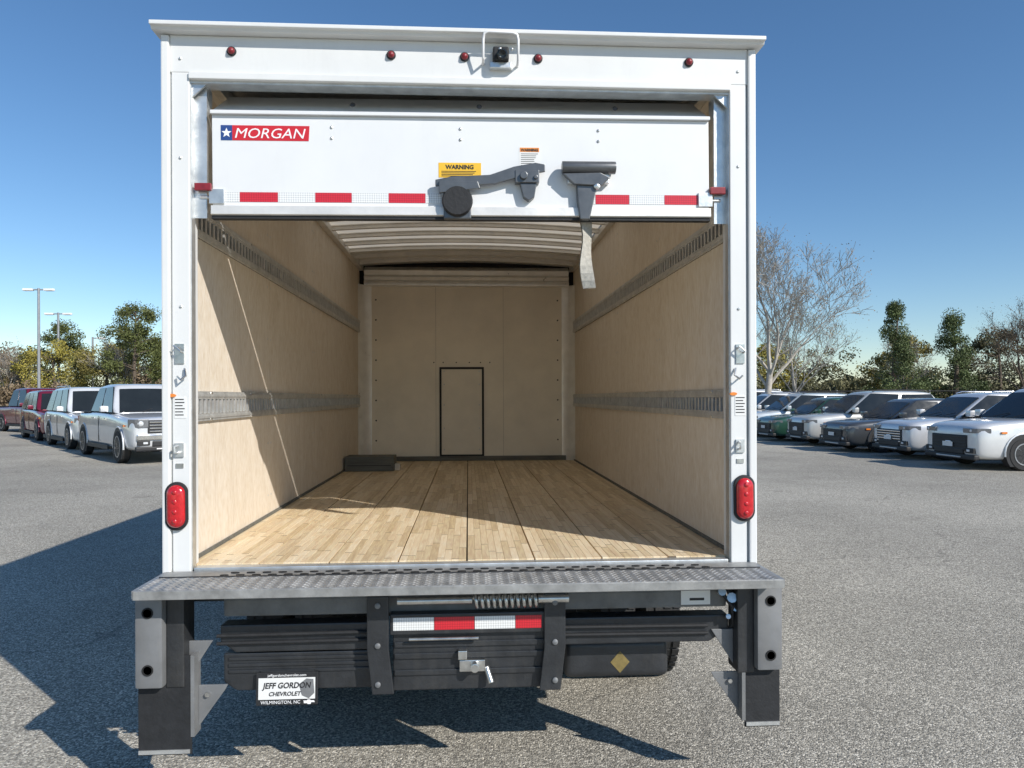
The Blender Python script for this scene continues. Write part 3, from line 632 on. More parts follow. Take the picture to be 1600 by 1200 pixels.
# dealer plate in its frame
dp = empty('dealer_plate', (-.702, -.122, .446)); dp.parent = truck; dp.rotation_euler = (R(-4), 0, 0); dp.scale = (.85, 1, .85)
MB().box(-.140, .140, 0, .006, -.074, .074).build('plate_frame', BLACK2, dp, .004)
MB().box(-.128, .128, -.002, -.0005, -.046, .050).build('plate_sheet', PAPER, dp)
text('plate_name', 'JEFF GORDON', .036, INK, dp, (0, -.0026, .004), shear=.2, bold=.0008, align='CENTER', sx=.92)
text('plate_make', 'CHEVROLET', .026, INK, dp, (-.01, -.0026, -.030), shear=.2, bold=.0005, align='CENTER')
text('frame_web', 'jeffgordonchevrolet.com', .016, LOGOW, dp, (0, -.0012, .056), align='CENTER', sx=1.1)
text('frame_town', 'WILMINGTON, NC', .020, LOGOW, dp, (-.028, -.0012, -.066), align='CENTER', sx=1.05)
bt = [(.078, -.066), (.092, -.066), (.095, -.070), (.108, -.070), (.111, -.062), (.127, -.062), (.123, -.054), (.108, -.054), (.105, -.050), (.094, -.050), (.091, -.054), (.075, -.054), (.079, -.062), (.076, -.062)]
MB().prism([(p[0], p[1]) for p in bt], 'y', -.0015, -.0003).build('plate_emblem', LOGOW, dp)
MB().prism([(.055, .02), (.088, .045), (.12, .042), (.125, -.02), (.10, -.044), (.068, -.03)], 'y', -.0026, -.002).build('plate_picture', WORN, dp)
MB().box(-.12, .12, .0065, .012, .03, .08).build('plate_hanger', BLACK, dp)
# chassis, axle and wheels
ch = empty('chassis'); ch.parent = truck
for s in (-1, 1):
    MB().box(s * .40, s * .47, .1, 7.2, .58, .78).build('frame_rail', BLACK, ch, .006)
for y in (.25, 1.9, 3.4, 4.7): MB().box(-.40, .40, y, y + .08, .62, .76).build('cross_member', BLACK, ch, .004)
for k in range(9): MB().box(-1.17, 1.17, .35 + k * .52, .40 + k * .52, .775, .845).build('floor_bearer', BLACK, ch)
MB().cyl((-.95, 1.22, .385), (.95, 1.22, .385), .06, n=16).build('rear_axle', BLACK, ch, smooth=50)
MB().lathe([(.06, -.16), (.15, -.1), (.17, 0), (.15, .1), (.06, .16)], (0, 1.22, .385), (0, 1, 0), 18).build('differential', BLACK, ch, smooth=50)
MB().cyl((0, 1.35, .40), (0, 4.4, .52), .045, n=12).build('drive_shaft', BLACK, ch, smooth=50)
for s in (-1, 1):
    for k in range(4): MB().box(s * .50, s * .57, 1.22 - .6 + k * .08, 1.22 + .6 - k * .08, .44 + k * .014, .452 + k * .014).build('leaf_spring', BLACK, ch)
    MB().cyl((s * .52, .75, .72), (s * .60, 1.1, .42), .03, n=10).build('shock_absorber', WORN, ch, smooth=50)
def truck_wheel(x, y, s, wd=.215, r=.385):
    whl = empty('wheel'); whl.parent = truck
    ty = MB(); h = wd / 2
    ty.lathe([(.22, -h * .9), (r - .06, -h), (r - .012, -h * .86), (r, -h * .7), (r, h * .7), (r - .012, h * .86), (r - .06, h), (.22, h * .9)], (x, y, r), (1, 0, 0), 40); ty.build('tyre', TYRE, whl, smooth=45)
    tr = MB()
    for i in range(44):
        a = 2 * math.pi * i / 44
        for u in (-.075, -.025, .025, .075):
            b_ = MB().box(u - .018, u + .018, -.02, .02, r - .002, r + .008); b_.xf(Matrix.Translation((x, y, r)) @ Matrix.Rotation(a + (.07 if u > 0 else 0), 4, 'X')); tr.add(b_.v, b_.f)
    tag(tr.build('tread_blocks', TYRE, whl), kind='stuff')
    MB().lathe([(.06, s * .03), (.12, s * .06), (.2, s * .02), (.222, s * .10)], (x, y, r), (1, 0, 0), 28).build('rim', LOGOW, whl, smooth=40)
for s in (-1, 1):
    truck_wheel(s * .80, 1.22, s); truck_wheel(s * 1.045, 1.22, s); truck_wheel(s * .93, 6.0, s)
# cab ahead of the box
cb = empty('cab'); cb.parent = truck
cabm = MB(); cabm.prism([(5.05, .55), (5.05, 2.15), (5.4, 2.25), (6.1, 2.2), (6.65, 1.65), (7.35, 1.5), (7.45, 1.0), (7.45, .5)], 'x', -1.0, 1.0); cabm.build('cab_body', WHITE, cb, .05, smooth=35)
for s in (-1, 1): MB().prism([(5.3, 1.5), (5.35, 2.1), (6.0, 2.08), (6.45, 1.62), (6.45, 1.5)], 'x', s * 1.001, s * 1.006).build('side_window', GLASS, cb)

# the block lying on the cargo floor
wb = tag(empty('wooden_block', (-.905, 3.92, FZ + .001)), 'low grey wooden block on the cargo floor in the front left corner of the box', 'block')
MB().box(-.225, .225, -.13, .13, 0, .135).build('block_body', GREYWOOD, wb, .006)
MB().box(-.20, .20, -.131, -.130, .05, .055).build('block_groove', DARK, wb)
MB().box(.226, .275, -.06, .05, 0, .06).build('block_batten', PLY, wb, .003)

# ================================================================== PARKED VEHICLES  (local: +X forward)
def car(name, label, cat, group, loc, heading, P, pm):
    root = empty(name, loc, heading); tag(root, label, cat, group)
    L_, W_, H_ = P['L'], P['W'] / 2 * 1.02, P['H'] + .02; gc = P.get('gc', .2); zb = P['belt']; zh = P['hood']; zn = P['nose']; f0 = L_ / 2
    xa, xw, xr, xb = P['cab']; bed = P.get('bed', False); zt = P.get('tail', zb)
    st_ = [(f0, .80, gc + .12, zn - .16, zn - .14), (f0 - .06, .90, gc + .04, zn - .05, zn - .01), (f0 - .28, .965, gc, zh - .07, zh - .02), (f0 - .75, .99, gc, zh - .03, zh + .015),
           (xa + .10, 1, gc, zb - .04, zb - .005), (xa - .5, 1, gc, zb - .01, zb), (0, 1, gc, zb, zb), (xb + .3, 1, gc, zb + .01, zb + .01), (xb - .1, 1, gc, zt, zt + .01),
           (-f0 + .3, .985, gc, zt, zt + .01), (-f0 + .07, .94, gc + .06, zt - .04, zt - .02), (-f0, .86, gc + .15, zt - .12, zt - .1)]
    st_.sort(key=lambda q: -q[0])
    mb = MB(); ring = None; vs = []; n = 14
    for x, wf, z0, zs, ztp in st_:
        wv = W_ * wf; zm = z0 + (zs - z0) * .5
        half = [(wv * .80, z0), (wv * .95, z0 + .05), (wv * .985, z0 + .16), (wv, zm), (wv * .985, zs - .10), (wv * .95, zs - .02), (wv * .82, ztp)]
        vs += [(x, yv, zv) for yv, zv in half] + [(x, -yv, zv) for yv, zv in reversed(half)]
    m_ = len(st_)
    mb.add(vs, [(i * n + k, i * n + (k + 1) % n, (i + 1) * n + (k + 1) % n, (i + 1) * n + k) for i in range(m_ - 1) for k in range(n)] + [tuple(range(n)), tuple(range((m_ - 1) * n, m_ * n))])
    body = mb.build('body', pm, root, smooth=80); md = body.modifiers.new('round', 'SUBSURF'); md.levels = md.render_levels = 2
    # cabin
    wb_, wt_ = W_ * .93, W_ * .74; zr = H_; zl = zb - .03
    V = [(xa, wb_, zl), (xb, wb_, zl), (xb, -wb_, zl), (xa, -wb_, zl), (xw, wt_, zr - .03), (xr, wt_, zr - .05), (xr, -wt_, zr - .05), (xw, -wt_, zr - .03)]
    cab = MB(); prof = [(xa + .02, zl - .02), (xa * .66 + xw * .34, zl * .66 + (zr - .03) * .34), (xw + .03, zr - .045), (xw - .10, zr - .012), (xw * .7 + xr * .3, zr + .012), (xw * .35 + xr * .65, zr + .008), (xr + .06, zr - .022), (xr - .04, zr - .07), (xr * .4 + xb * .6, zl * .6 + zr * .4), (xb - .02, zl - .02)]
    vs = []; m_ = m_cab = len(prof)
    for x, z in prof:
        t = max(0, min(1, (z - zl) / (zr - zl))); wz = wb_ + (wt_ - wb_) * t; zz = max(zl - .02, z)
        sec = [(wb_, zl - .04), (wb_ + (wz - wb_) * .5, zl + (zz - zl) * .5), (wz * 1.0, zl + (zz - zl) * .93), (wz * .93, zz - .004), (wz * .6, zz + .018 * t)]
        vs += [(x, yv, zv) for yv, zv in sec] + [(x, -yv, zv) for yv, zv in reversed(sec)]
    cab.add(vs, [(i * 10 + k, i * 10 + (k + 1) % 10, (i + 1) * 10 + (k + 1) % 10, (i + 1) * 10 + k) for i in range(m_ - 1) for k in range(10)] + [tuple(range(10)), tuple(range((m_ - 1) * 10, m_ * 10))])
    cbo = cab.build('cabin', pm, root, smooth=80); md = cbo.modifiers.new('round', 'SUBSURF'); md.levels = md.render_levels = 2
    def pane(nm, q, inset, off=.006, mt=GLASS):
        q = [Vector(p) for p in q]; c = sum(q, Vector()) / 4; nrm = (q[1] - q[0]).cross(q[3] - q[0]).normalized()
        if nrm.dot(c - Vector(((xa + xb) / 2, 0, zl))) < 0: nrm = -nrm
        q2 = []
        for i in range(4):
            a = (q[i - 1] - q[i]).normalized(); b = (q[(i + 1) % 4] - q[i]).normalized(); q2.append(q[i] + (a + b) * inset)
        p_ = MB(); p_.add([p + nrm * off for p in q2] + [p - nrm * .02 for p in q2], [(0, 1, 2, 3), (7, 6, 5, 4), (0, 4, 5, 1), (1, 5, 6, 2), (2, 6, 7, 3), (3, 7, 4, 0)])
        return p_.build(nm, mt, root)
    def screen(nm, ra, rb, y_in, dx):
        g = MB(); nx, ny = 5, 7; vv = []
        for off in (.016, -.01):
            for i in range(nx):
                u = .10 + .80 * i / (nx - 1); tt = u * 2; seg_ = ra if tt < 1 else ra + 1; q = tt - int(tt) if tt < 2 else 1
                pa, pb_ = prof[seg_], prof[seg_ + 1]; x = pa[0] + (pb_[0] - pa[0]) * q; z = pa[1] + (pb_[1] - pa[1]) * q
                t = max(0, min(1, (z - zl) / (zr - zl))); wz = (wb_ + (wt_ - wb_) * t) * y_in
                for j in range(ny):
                    f = -1 + 2 * j / (ny - 1); vv.append((x + dx * off, f * wz, z + off + .018 * t * (1 - f * f)))
        n_ = nx * ny
        fs = [(i * ny + j, i * ny + j + 1, (i + 1) * ny + j + 1, (i + 1) * ny + j) for i in range(nx - 1) for j in range(ny - 1)]
        ring = list(range(ny)) + [i * ny + ny - 1 for i in range(1, nx)] + [n_ - 1 - j for j in range(1, ny)] + [i * ny for i in range(nx - 2, 0, -1)]
        g.add(vv, fs + [tuple(k + n_ for k in reversed(f)) for f in fs] + [(ring[k], ring[(k + 1) % len(ring)], ring[(k + 1) % len(ring)] + n_, ring[k] + n_) for k in range(len(ring))])
        g.build(nm, GLASS, root, smooth=40)
    screen('windscreen', 0, 2, .84, .9); screen('rear_window', m_cab - 3, m_cab - 1, .80, -.9)
    ns = P.get('sides', 2)
    for s in (1, -1):
        a0, a1, t0, t1 = (V[0], V[1], V[4], V[5]) if s > 0 else (V[3], V[2], V[7], V[6])
        for k in range(ns):
            u0, u1 = k / ns, (k + 1) / ns
            le = lambda p, q, u: Vector(p).lerp(Vector(q), u)
            pane('side_window', [le(a0, a1, u0), le(a0, a1, u1), le(t0, t1, u1), le(t0, t1, u0)], .05, .012)
            dx = le(a0, a1, u0).x
            if k: 
                MB().box(dx - .004, dx + .004, s * W_ * .99, s * W_ * 1.003, gc + .14, zb - .1).build('door_seam', TRIM, root)
            MB().box(dx - .55, dx - .38, s * W_ * .985, s * W_ * 1.015, zb - .17, zb - .14).build('door_handle', pm, root)
        mr = MB().box(xa - .32, xa - .18, s * W_ * .98, s * (W_ + .17), zb + .02, zb + .17).build('mirror', TRIM if P.get('dark_mirror') else pm, root, .03, smooth=50)
        MB().box(xb, xa - .2, s * W_ * .985, s * W_ * 1.012, gc - .02, gc + .10).build('rocker_panel', TRIM, root, .01)
        for wx in P['axles']:
            rr = P['r']
            ar = MB(); ar.prism([(wx + (rr + .06) * math.cos(R(q)), rr + .01 + (rr + .06) * math.sin(R(q))) for q in range(-40, 221, 13)], 'y', min(s * (W_ - .16), s * (W_ + .004)), max(s * (W_ - .16), s * (W_ + .004)))
            ar.build('wheel_arch', TRIM, root, smooth=40)
            MB().tube([(wx + (rr + .07) * math.cos(R(q)), s * (W_ - .012), rr + .01 + (rr + .07) * math.sin(R(q))) for q in range(-8, 189, 14)], .022, 6).build('arch_flare', pm, root, smooth=60)
            wh = MB(); wy = s * (W_ - .10)
            wh.lathe([(rr * .62, -.11), (rr * .93, -.115), (rr, -.08), (rr, .08), (rr * .93, .115), (rr * .62, .11)], (wx, wy, rr), (0, 1, 0), 26)
            wo = wh.build('wheel', TYRE, root, smooth=40)
            MB().lathe([(.03, s * .10), (rr * .30, s * .105), (rr * .62, s * .085), (rr * .64, s * .118)], (wx, wy, rr), (0, 1, 0), 24).build('rim', TRIM, wo, smooth=40)
            MB().lathe([(rr * .60, s * .10), (rr * .60, s * .121), (rr * .665, s * .121), (rr * .665, s * .10)], (wx, wy, rr), (0, 1, 0), 24).build('rim_ring', RIM, wo, smooth=40)
            sk = MB()
            for q in range(7):
                b_ = MB().box(-.02, .02, min(s * .095, s * .118), max(s * .095, s * .118), .03, rr * .6); b_.xf(Matrix.Translation((wx, wy, rr)) @ Matrix.Rotation(2 * math.pi * q / 7, 4, 'Y')); sk.add(b_.v, b_.f)
            sk.build('spokes', CHROME if P.get('bright') else RIM, wo)
        MB().box(f0 - .62, f0 - .50, s * W_ * .97, s * W_ * .997, zh - .26, zh - .22).build('side_marker', AMBER, root)
        # lamps
        hl = MB(); hz = P.get('lamp_z', zn - .17); hw = P.get('lamp_w', .32)
        hl.prism([(f0 - .30, s * W_ * .955), (f0 - .06, s * W_ * .86), (f0 + .005, s * (W_ * .80)), (f0 + .012, s * (W_ * .80 - hw)), (f0 - .12, s * (W_ * .78 - hw)), (f0 - .32, s * W_ * .80)], 'z', hz - P.get('lamp_h', .06), hz + P.get('lamp_h', .06))
        hlo = hl.build('headlamp', BEZEL, root, .012)
        for q in range(3): MB().lathe([(.0, 0), (P.get('lamp_h', .06) * .72, 0), (P.get('lamp_h', .06) * .6, .02), (.004, .03)], (f0 - .01 - .03 * (2 - q) * .5, s * (W_ * .80 - hw * (.85 - .32 * q)), hz), (1, s * .25, 0), 10).build('lamp_lens', LAMPM, hlo, smooth=50)
        MB().box(-f0 - .01, -f0 + .12, s * W_ * .62, s * W_ * .93, zt - .28, zt - .12).build('tail_lamp', REDL, root, .01)
        MB().box(f0 - .10, f0 + .012, s * W_ * .55, s * W_ * .82, gc + .16, gc + .27).build('fog_lamp_bezel', TRIM, root, .015)
        MB().box(f0 - .02, f0 + .018, s * W_ * .60, s * W_ * .70, gc + .19, gc + .24).build('fog_lamp', LAMPM, root, .008)
    # nose
    gz0, gz1, gw = P['grille']
    gr = MB().box(f0 - .08, f0 + .012, -gw, gw, gz0, gz1).build('grille', TRIM, root, .02)
    ks = P.get('slats', 4)
    for k in range(ks):
        z = gz0 + (gz1 - gz0) * (k + .7) / (ks + .4)
        MB().box(f0 + .008, f0 + .022, -gw * .94, gw * .94, z - .012, z + .012).build('grille_bar', CHROME if P.get('bright') else TRIM, gr, .004)
    MB().box(f0 + .01, f0 + .03, -.09, .09, (gz0 + gz1) / 2 - .03, (gz0 + gz1) / 2 + .03).build('badge', CHROME, gr, .012)
    MB().box(f0 - .10, f0 + .02, -W_ * .86, W_ * .86, gc + .02, gc + .13).build('bumper_lower', TRIM, root, .03)
    if P.get('chrome_bumper'): MB().box(f0 - .12, f0 + .035, -W_ * .84, W_ * .84, gc + .28, gz0 - .02 if gz0 - .02 > gc + .33 else gc + .36).build('bumper_bar', CHROME if P.get('chrome_bumper') else pm, root, .025)
    MB().box(f0 + .035, f0 + .042, -.16, .16, gc + .28, gc + .38).build('number_plate', PAPER, root)
    MB().box(f0 - .08, f0 + .026, -W_ * .50, W_ * .50, gc + .13, gc + .26).build('lower_grille', TRIM, root, .02)
    MB().box(f0 - .10, f0 + .034, -W_ * .42, W_ * .42, gc + .045, gc + .085).build('skid_plate', RIM, root, .012)
    if P.get('rails'):
        for s in (1, -1): MB().tube([(xw - .1, s * wt_ * .92, zr), (xw - .25, s * wt_ * .92, zr + .045), (xr + .25, s * wt_ * .92, zr + .04), (xr + .1, s * wt_ * .92, zr - .01)], .014, 6).build('roof_rail', CHROME if P.get('bright') else TRIM, root, smooth=60)
    if bed:
        MB().box(-f0 + .10, xb - .06, -W_ * .80, W_ * .80, zt - .02, zt + .014).build('bed_shade_slab', DARK, root)  # dark slab on top stands for the shaded inside of the bed
        for s in (1, -1): MB().box(-f0 + .06, xb - .03, s * W_ * .84, s * W_ * .95, zt + .0, zt + .03).build('bed_rail', TRIM, root, .01)
    MB().box(xa - .05, f0 - .5, -.004, .004, zh + .01, zh + .014).build('bonnet_crease', pm, root)
    for s in (.35, -.25): MB().tube([(xa + .02, s, zl + .06), (xa - .12, s + .32, zl + .14)], .008, 5).build('wiper', TRIM, root)
    return root
PICK = dict(L=5.7, W=2.02, H=1.93, belt=1.22, hood=1.16, nose=1.12, gc=.30, tail=1.20, cab=(1.10, .42, -1.05, -1.28), axles=(1.86, -1.84), r=.40, bed=True, sides=2, grille=(.74, 1.06, .62), slats=4, lamp_z=.98, lamp_w=.22, lamp_h=.10, bright=True, chrome_bumper=True)
SUV = dict(L=5.1, W=2.0, H=1.86, belt=1.16, hood=1.10, nose=1.05, gc=.24, tail=1.16, cab=(1.05, .35, -2.15, -2.42), axles=(1.55, -1.50), r=.39, sides=3, grille=(.54, .98, .62), slats=5, lamp_z=.91, lamp_w=.28, lamp_h=.075, rails=True, bright=True)
CROSS = dict(L=4.6, W=1.84, H=1.66, belt=1.05, hood=.99, nose=.90, gc=.20, tail=1.06, cab=(1.10, .22, -1.75, -2.15), axles=(1.36, -1.30), r=.35, sides=2, grille=(.40, .74, .56), slats=5, lamp_z=.79, lamp_w=.30, lamp_h=.05, rails=True)
SEDAN = dict(L=4.75, W=1.82, H=1.47, belt=.95, hood=.90, nose=.82, gc=.17, tail=1.0, cab=(1.12, .30, -1.05, -1.75), axles=(1.42, -1.36), r=.33, sides=2, grille=(.34, .64, .54), slats=4, lamp_z=.70, lamp_w=.32, lamp_h=.045)
def v(base, **k): d = dict(base); d.update(k); return d
GR = 'cars parked in the row on the right'; GL = 'vehicles parked nose to tail on the left'
yy = 12.6
rowR = [(v(CROSS, H=1.74, belt=1.09, hood=1.04, nose=.95, lamp_z=.84, L=4.7), 'snow', (.70, .70, .69), 'tall white crossover nearest in the right-hand row, cut by the right photo edge', 'tall_white_crossover'),
        (v(CROSS, H=1.62, bright=True), 'white', (.66, .67, .68), 'white crossover second from the right edge, beside the tall white one', 'white_crossover'),
        (SEDAN, 'gunmetal', (.06, .065, .07), 'dark grey saloon third in the right-hand row, behind the white crossover', 'dark_saloon'),
        (v(CROSS, H=1.70), 'pearl', (.60, .60, .57), 'pearl white crossover fourth in the right-hand row beside the dark saloon', 'pearl_crossover'),
        (v(SEDAN, H=1.50), 'green', (.025, .085, .055), 'dark green saloon fifth in the right-hand row', 'green_saloon'),
        (v(CROSS), 'ice', (.55, .60, .62), 'pale blue-grey crossover next to the green saloon, half hidden', 'pale_crossover'),
        (v(CROSS, H=1.68, bright=True), 'frost', (.72, .72, .71), 'white crossover seventh in the right-hand row, behind the pale crossover', 'white_crossover'),
        (v(SEDAN), 'steel', (.20, .21, .22), 'mid grey saloon eighth in the right-hand row', 'grey_saloon'),
        (v(SUV), 'chalk', (.70, .71, .71), 'white sport utility car farthest in the right-hand row, close to the truck post', 'white_utility_car')]
for i, (P, nm, col, lab, onm) in enumerate(rowR):
    car(onm, lab, 'car', GR, (10.6 + P['L'] / 2 + random.uniform(-.15, .15), yy + random.uniform(-.08, .08), 0), math.pi + random.uniform(-.03, .03), P, paint(nm, col)); yy += 2.52
fd = Vector((.62, -.785, 0)).normalized(); hd_ = math.atan2(fd.y, fd.x)
c0 = Vector((-8.45, 15.5, 0)); side = Vector((-fd.y, fd.x, 0))     # near front wheel of the first pickup
base = c0 - fd * PICK['axles'][0] + side * (PICK['W'] / 2 - .1)
rowL = [(PICK, 'white', (.76, .76, .75), 'white pickup truck nearest the box truck on its left, nose towards the camera', 'pickup', 'white_pickup'),
        (v(SUV, H=1.93), 'chalk', (.70, .71, .71), 'white sport utility car behind the nearest white pickup on the left', 'car', 'white_sport_utility'),
        (v(SUV, H=1.88, bright=False), 'burgundy', (.17, .012, .03), 'burgundy sport utility car at the left photo edge', 'car', 'burgundy_sport_utility')]
for i, (P, nm, col, lab, cat, onm) in enumerate(rowL):
    p = base - fd * (6.15 * i) + side * (.12 * i)
    car(onm, lab, cat, GL, tuple(p), hd_, P, paint(nm, col))
for i, (x, y, P, nm, col, lab, cat, onm) in enumerate(((-12.6, 30.0, v(SUV, H=2.0), 'white', None, 'white sport utility car far behind the white pickup, only its roof showing', 'car', 'far_white_car'),
                                          (-20.5, 33.5, v(PICK, H=2.05), 'burgundy', None, 'burgundy pickup far back on the left with only its roof showing', 'pickup', 'far_burgundy_pickup'),
                                          (-9.6, 24.5, v(PICK, H=2.0), 'steel', (.20, .21, .22), 'grey pickup in the second line on the left, beside the truck post', 'pickup', 'far_grey_pickup'))):
    car(onm, lab, cat, 'vehicles far back on the left', (x, y, 0), hd_ + .2, P, paint(nm, col))

# ================================================================== LAMP POSTS
def lamp_post(loc, h, arms, label):
    r_ = tag(empty('lamp_post', loc), label, 'lamp post', 'lamp posts above the left treeline')
    MB().cyl((0, 0, 0), (0, 0, h), .11, .075, 10).build('pole', POLE, r_, smooth=60)
    MB().cyl((0, 0, 0), (0, 0, .7), .28, n=14).build('concrete_base', PAPER, r_, smooth=60)
    for s in arms:
        MB().box(min(0, s * .45), max(0, s * .45), -.04, .04, h - .14, h - .06).build('arm', POLE, r_)
        hd2 = MB().prism([(s * .35, -.13), (s * .95, -.17), (s * 1.02, 0), (s * .95, .17), (s * .35, .13)], 'z', h - .17, h - .03).build('lamp_head', LOGOW, r_, .02)
        MB().box(min(s * .45, s * .9), max(s * .45, s * .9), -.1, .1, h - .185, h - .171).build('lamp_lens', PAPER, hd2)
lamp_post((-28.2, 47.0, 0), 8.85, (-1, 1), 'tall grey twin-headed lamp post at far left above the treeline')
lamp_post((-31.0, 54.5, 0), 8.1, (-1, 1), 'shorter twin-headed lamp post just right of the tallest one')
lamp_post((-31.2, 60.0, 0), 6.7, (1,), 'small single-armed lamp post against the brown trees on the left')

# ================================================================== FENCE
fe = tag(empty('rail_fence', (8, 41.5, 0)), 'dark two-rail fence along the lot edge behind the right-hand cars', 'fence')
for k in range(14): MB().cyl((k * 3.0, 0, 0), (k * 3.0, 0, 1.95), .05, n=8).build('post', POLE, fe, smooth=60)
for z in (1.88, 1.35, .7): MB().cyl((-1, -.06, z), (41, -.06, z), .035, n=6).build('rail', BLACK2, fe, smooth=60)

# ================================================================== TREES
def quad_leaf(mb, p, s, rnd):
    a = Vector((rnd.gauss(0, 1), rnd.gauss(0, 1), rnd.gauss(0, 1))).normalized(); b = a.orthogonal().normalized(); b = (b * math.cos(1.3) + a.cross(b) * math.sin(rnd.random() * 6.3)).normalized()
    u = a.cross(b).normalized() * s * .5; v_ = a.cross(u).normalized() * s * rnd.uniform(.25, .5)
    mb.add([p - u, p - v_ * .9, p + u, p + v_ * .9], [(0, 1, 2, 3)])
def limb(mb, p0, d, length, r, depth, rnd, tips, spread=.55, up=.25, nb=(2, 4), minr=.012, seg=4):
    pts = [p0.copy()]; p = p0.copy(); d = d.normalized(); rs = [r]
    for i in range(seg):
        d = (d + Vector((rnd.gauss(0, .13), rnd.gauss(0, .13), rnd.gauss(0, .08) + up * .12))).normalized(); p = p + d * (length / seg); pts.append(p.copy()); rs.append(max(minr, r * (1 - .55 * (i + 1) / seg)))
    mb.tube(pts, rs, 5 if r > .06 else 3)
    if depth == 0: tips.append(p); return
    for k in range(rnd.randint(*nb)):
        t = rnd.uniform(.3, 1.0); i = min(seg - 1, int(t * seg)); q = pts[i].lerp(pts[i + 1], t * seg - i)
        ax = Vector((rnd.gauss(0, 1), rnd.gauss(0, 1), rnd.gauss(0, .6))); nd = (d * (1 - spread) + ax.normalized() * spread + Vector((0, 0, up * .5))).normalized()
        limb(mb, q, nd, length * rnd.uniform(.5, .74), max(minr, rs[i] * rnd.uniform(.45, .65)), depth - 1, rnd, tips, spread, up, nb, minr, 3)
    limb(mb, p, d, length * .62, max(minr, rs[-1]), depth - 1, rnd, tips, spread, up, nb, minr, 3)
def bare_tree(name, label, loc, h, r, seed, bark=BARKL, depth=5, buds=None, nbud=0, group=None, lean=(0, 0)):
    rnd = random.Random(seed); root = tag(empty(name, loc), label, 'tree', group)
    tm = MB(); tips = []
    base_ = Vector((0, 0, 0)); top = Vector((lean[0] * .3, lean[1] * .3, h * .28))
    tm.tube([base_, (base_ + top) / 2 + Vector((.05, 0, 0)), top], [r * 1.25, r, r * .85], 9); tm.build('trunk', bark, root, smooth=60)
    cm = MB()
    for k in range(rnd.randint(4, 5)):
        a = k * 1.4 + rnd.random(); q = top * rnd.uniform(.7, 1.0)
        limb(cm, q, Vector((math.cos(a) * .6 + lean[0] * .1, math.sin(a) * .6 + lean[1] * .1, .9)), h * .30, r * .5, depth - 1, rnd, tips, .5, .3, (2, 3), .008)
    limb(cm, top, Vector((lean[0] * .1, lean[1] * .1, 1)), h * .33, r * .7, depth - 1, rnd, tips, .5, .4, (3, 4), .008)
    cm.build('crown', bark, root)
    if buds:
        bm_ = MB()
        for p in tips:
            for k in range(nbud): quad_leaf(bm_, p + Vector((rnd.gauss(0, .22), rnd.gauss(0, .22), rnd.gauss(0, .22))), rnd.uniform(.03, .08), rnd)
        tag(bm_.build('buds', buds, root), kind='stuff')
    return root
def leafy_tree(name, label, loc, h, wid, z0, seed, lm, bark=BARK, n=3600, leaf=.26, shape='round', group=None):
    rnd = random.Random(seed); root = tag(empty(name, loc), label, 'tree', group)
    tm = MB(); tm.tube([(0, 0, 0), (rnd.gauss(0, .1), rnd.gauss(0, .1), h * .5), (rnd.gauss(0, .15), rnd.gauss(0, .15), h * .94)], [.16 + h * .008, .11, .03], 8)
    clumps = []
    for k in range(int(26 + h * 3)):
        t = rnd.random() ** (1.25 if shape == 'cone' else .85); z = z0 + (h - z0) * t
        if shape == 'cone': rad = wid * (1 - t) ** .95 + .10
        elif shape == 'pine': rad = wid * (.45 + .55 * math.sin(min(1, t * 1.15) * math.pi * .85 + .25))
        else: rad = wid * math.sqrt(max(.06, 1 - (2 * t - .9) ** 2))
        a = rnd.random() * 6.283; rr = rad * math.sqrt(rnd.uniform(.15, 1)); c = Vector((rr * math.cos(a), rr * math.sin(a), z)); clumps.append((c, rnd.uniform(.35, .8) * (.5 + wid * .22)))
        if k % 2 == 0: tm.tube([Vector((0, 0, z * .93)), (Vector((0, 0, z * .95)) + c) / 2 + Vector((0, 0, .1)), c], [.05, .03, .012], 4)
    tm.build('trunk', bark, root, smooth=60)
    cm = MB()
    for i in range(n):
        c, cr_ = clumps[rnd.randrange(len(clumps))]
        d = Vector((rnd.gauss(0, 1), rnd.gauss(0, 1), rnd.gauss(0, .75))).normalized() * cr_ * rnd.random() ** .45
        quad_leaf(cm, c + d, leaf * rnd.uniform(.6, 1.3), rnd)
    cm.build('crown', lm, root); return root
# right
bare_tree('bare_tree', 'tall pale bare tree just right of the truck, its twigs reaching above all others', (12.9, 28.5, 0), 9.4, .15, 11, BARKL, 6, LBROWN, 1, lean=(1.2, 0))
bare_tree('bare_tree', 'slighter bare tree between the tallest bare tree and the first evergreen', (18.5, 37.5, 0), 7.0, .10, 23, BARKL, 5, LOLIVE, 3)
leafy_tree('cedar_tree', 'dark conical evergreen standing left of its twin on the right', (28.2, 44.0, 0), 7.5, 2.3, .3, 5, LCEDAR, n=22000, leaf=.11, shape='cone')
leafy_tree('cedar_tree', 'dark conical evergreen farther right, the shorter of the two', (32.0, 43.5, 0), 6.9, 2.1, .3, 6, LCEDAR, n=20000, leaf=.11, shape='cone')
bare_tree('bare_tree', 'bushy brown bare tree at the right photo edge', (36.4, 43.0, 0), 7.4, .14, 41, BARK, 5, LBROWN, 5)
bare_tree('bare_tree', 'small grey bare tree between the two dark evergreens', (30.3, 46.5, 0), 5.8, .10, 43, BARKL, 5, LOLIVE, 4)
leafy_tree('broad_tree', 'olive green rounded tree behind the tallest bare tree', (17.5, 47.0, 0), 5.6, 2.6, .5, 51, LOLIVE, n=7500, leaf=.17)
leafy_tree('broad_tree', 'low yellow-green tree behind the pale crossover', (22.3, 50.0, 0), 5.2, 2.5, .4, 52, LYEL, n=7500, leaf=.17)
leafy_tree('broad_tree', 'brown-green tree filling the gap behind the right-hand evergreen', (34.0, 52.0, 0), 6.0, 3.2, .4, 53, LOLIVE, n=8500, leaf=.18)
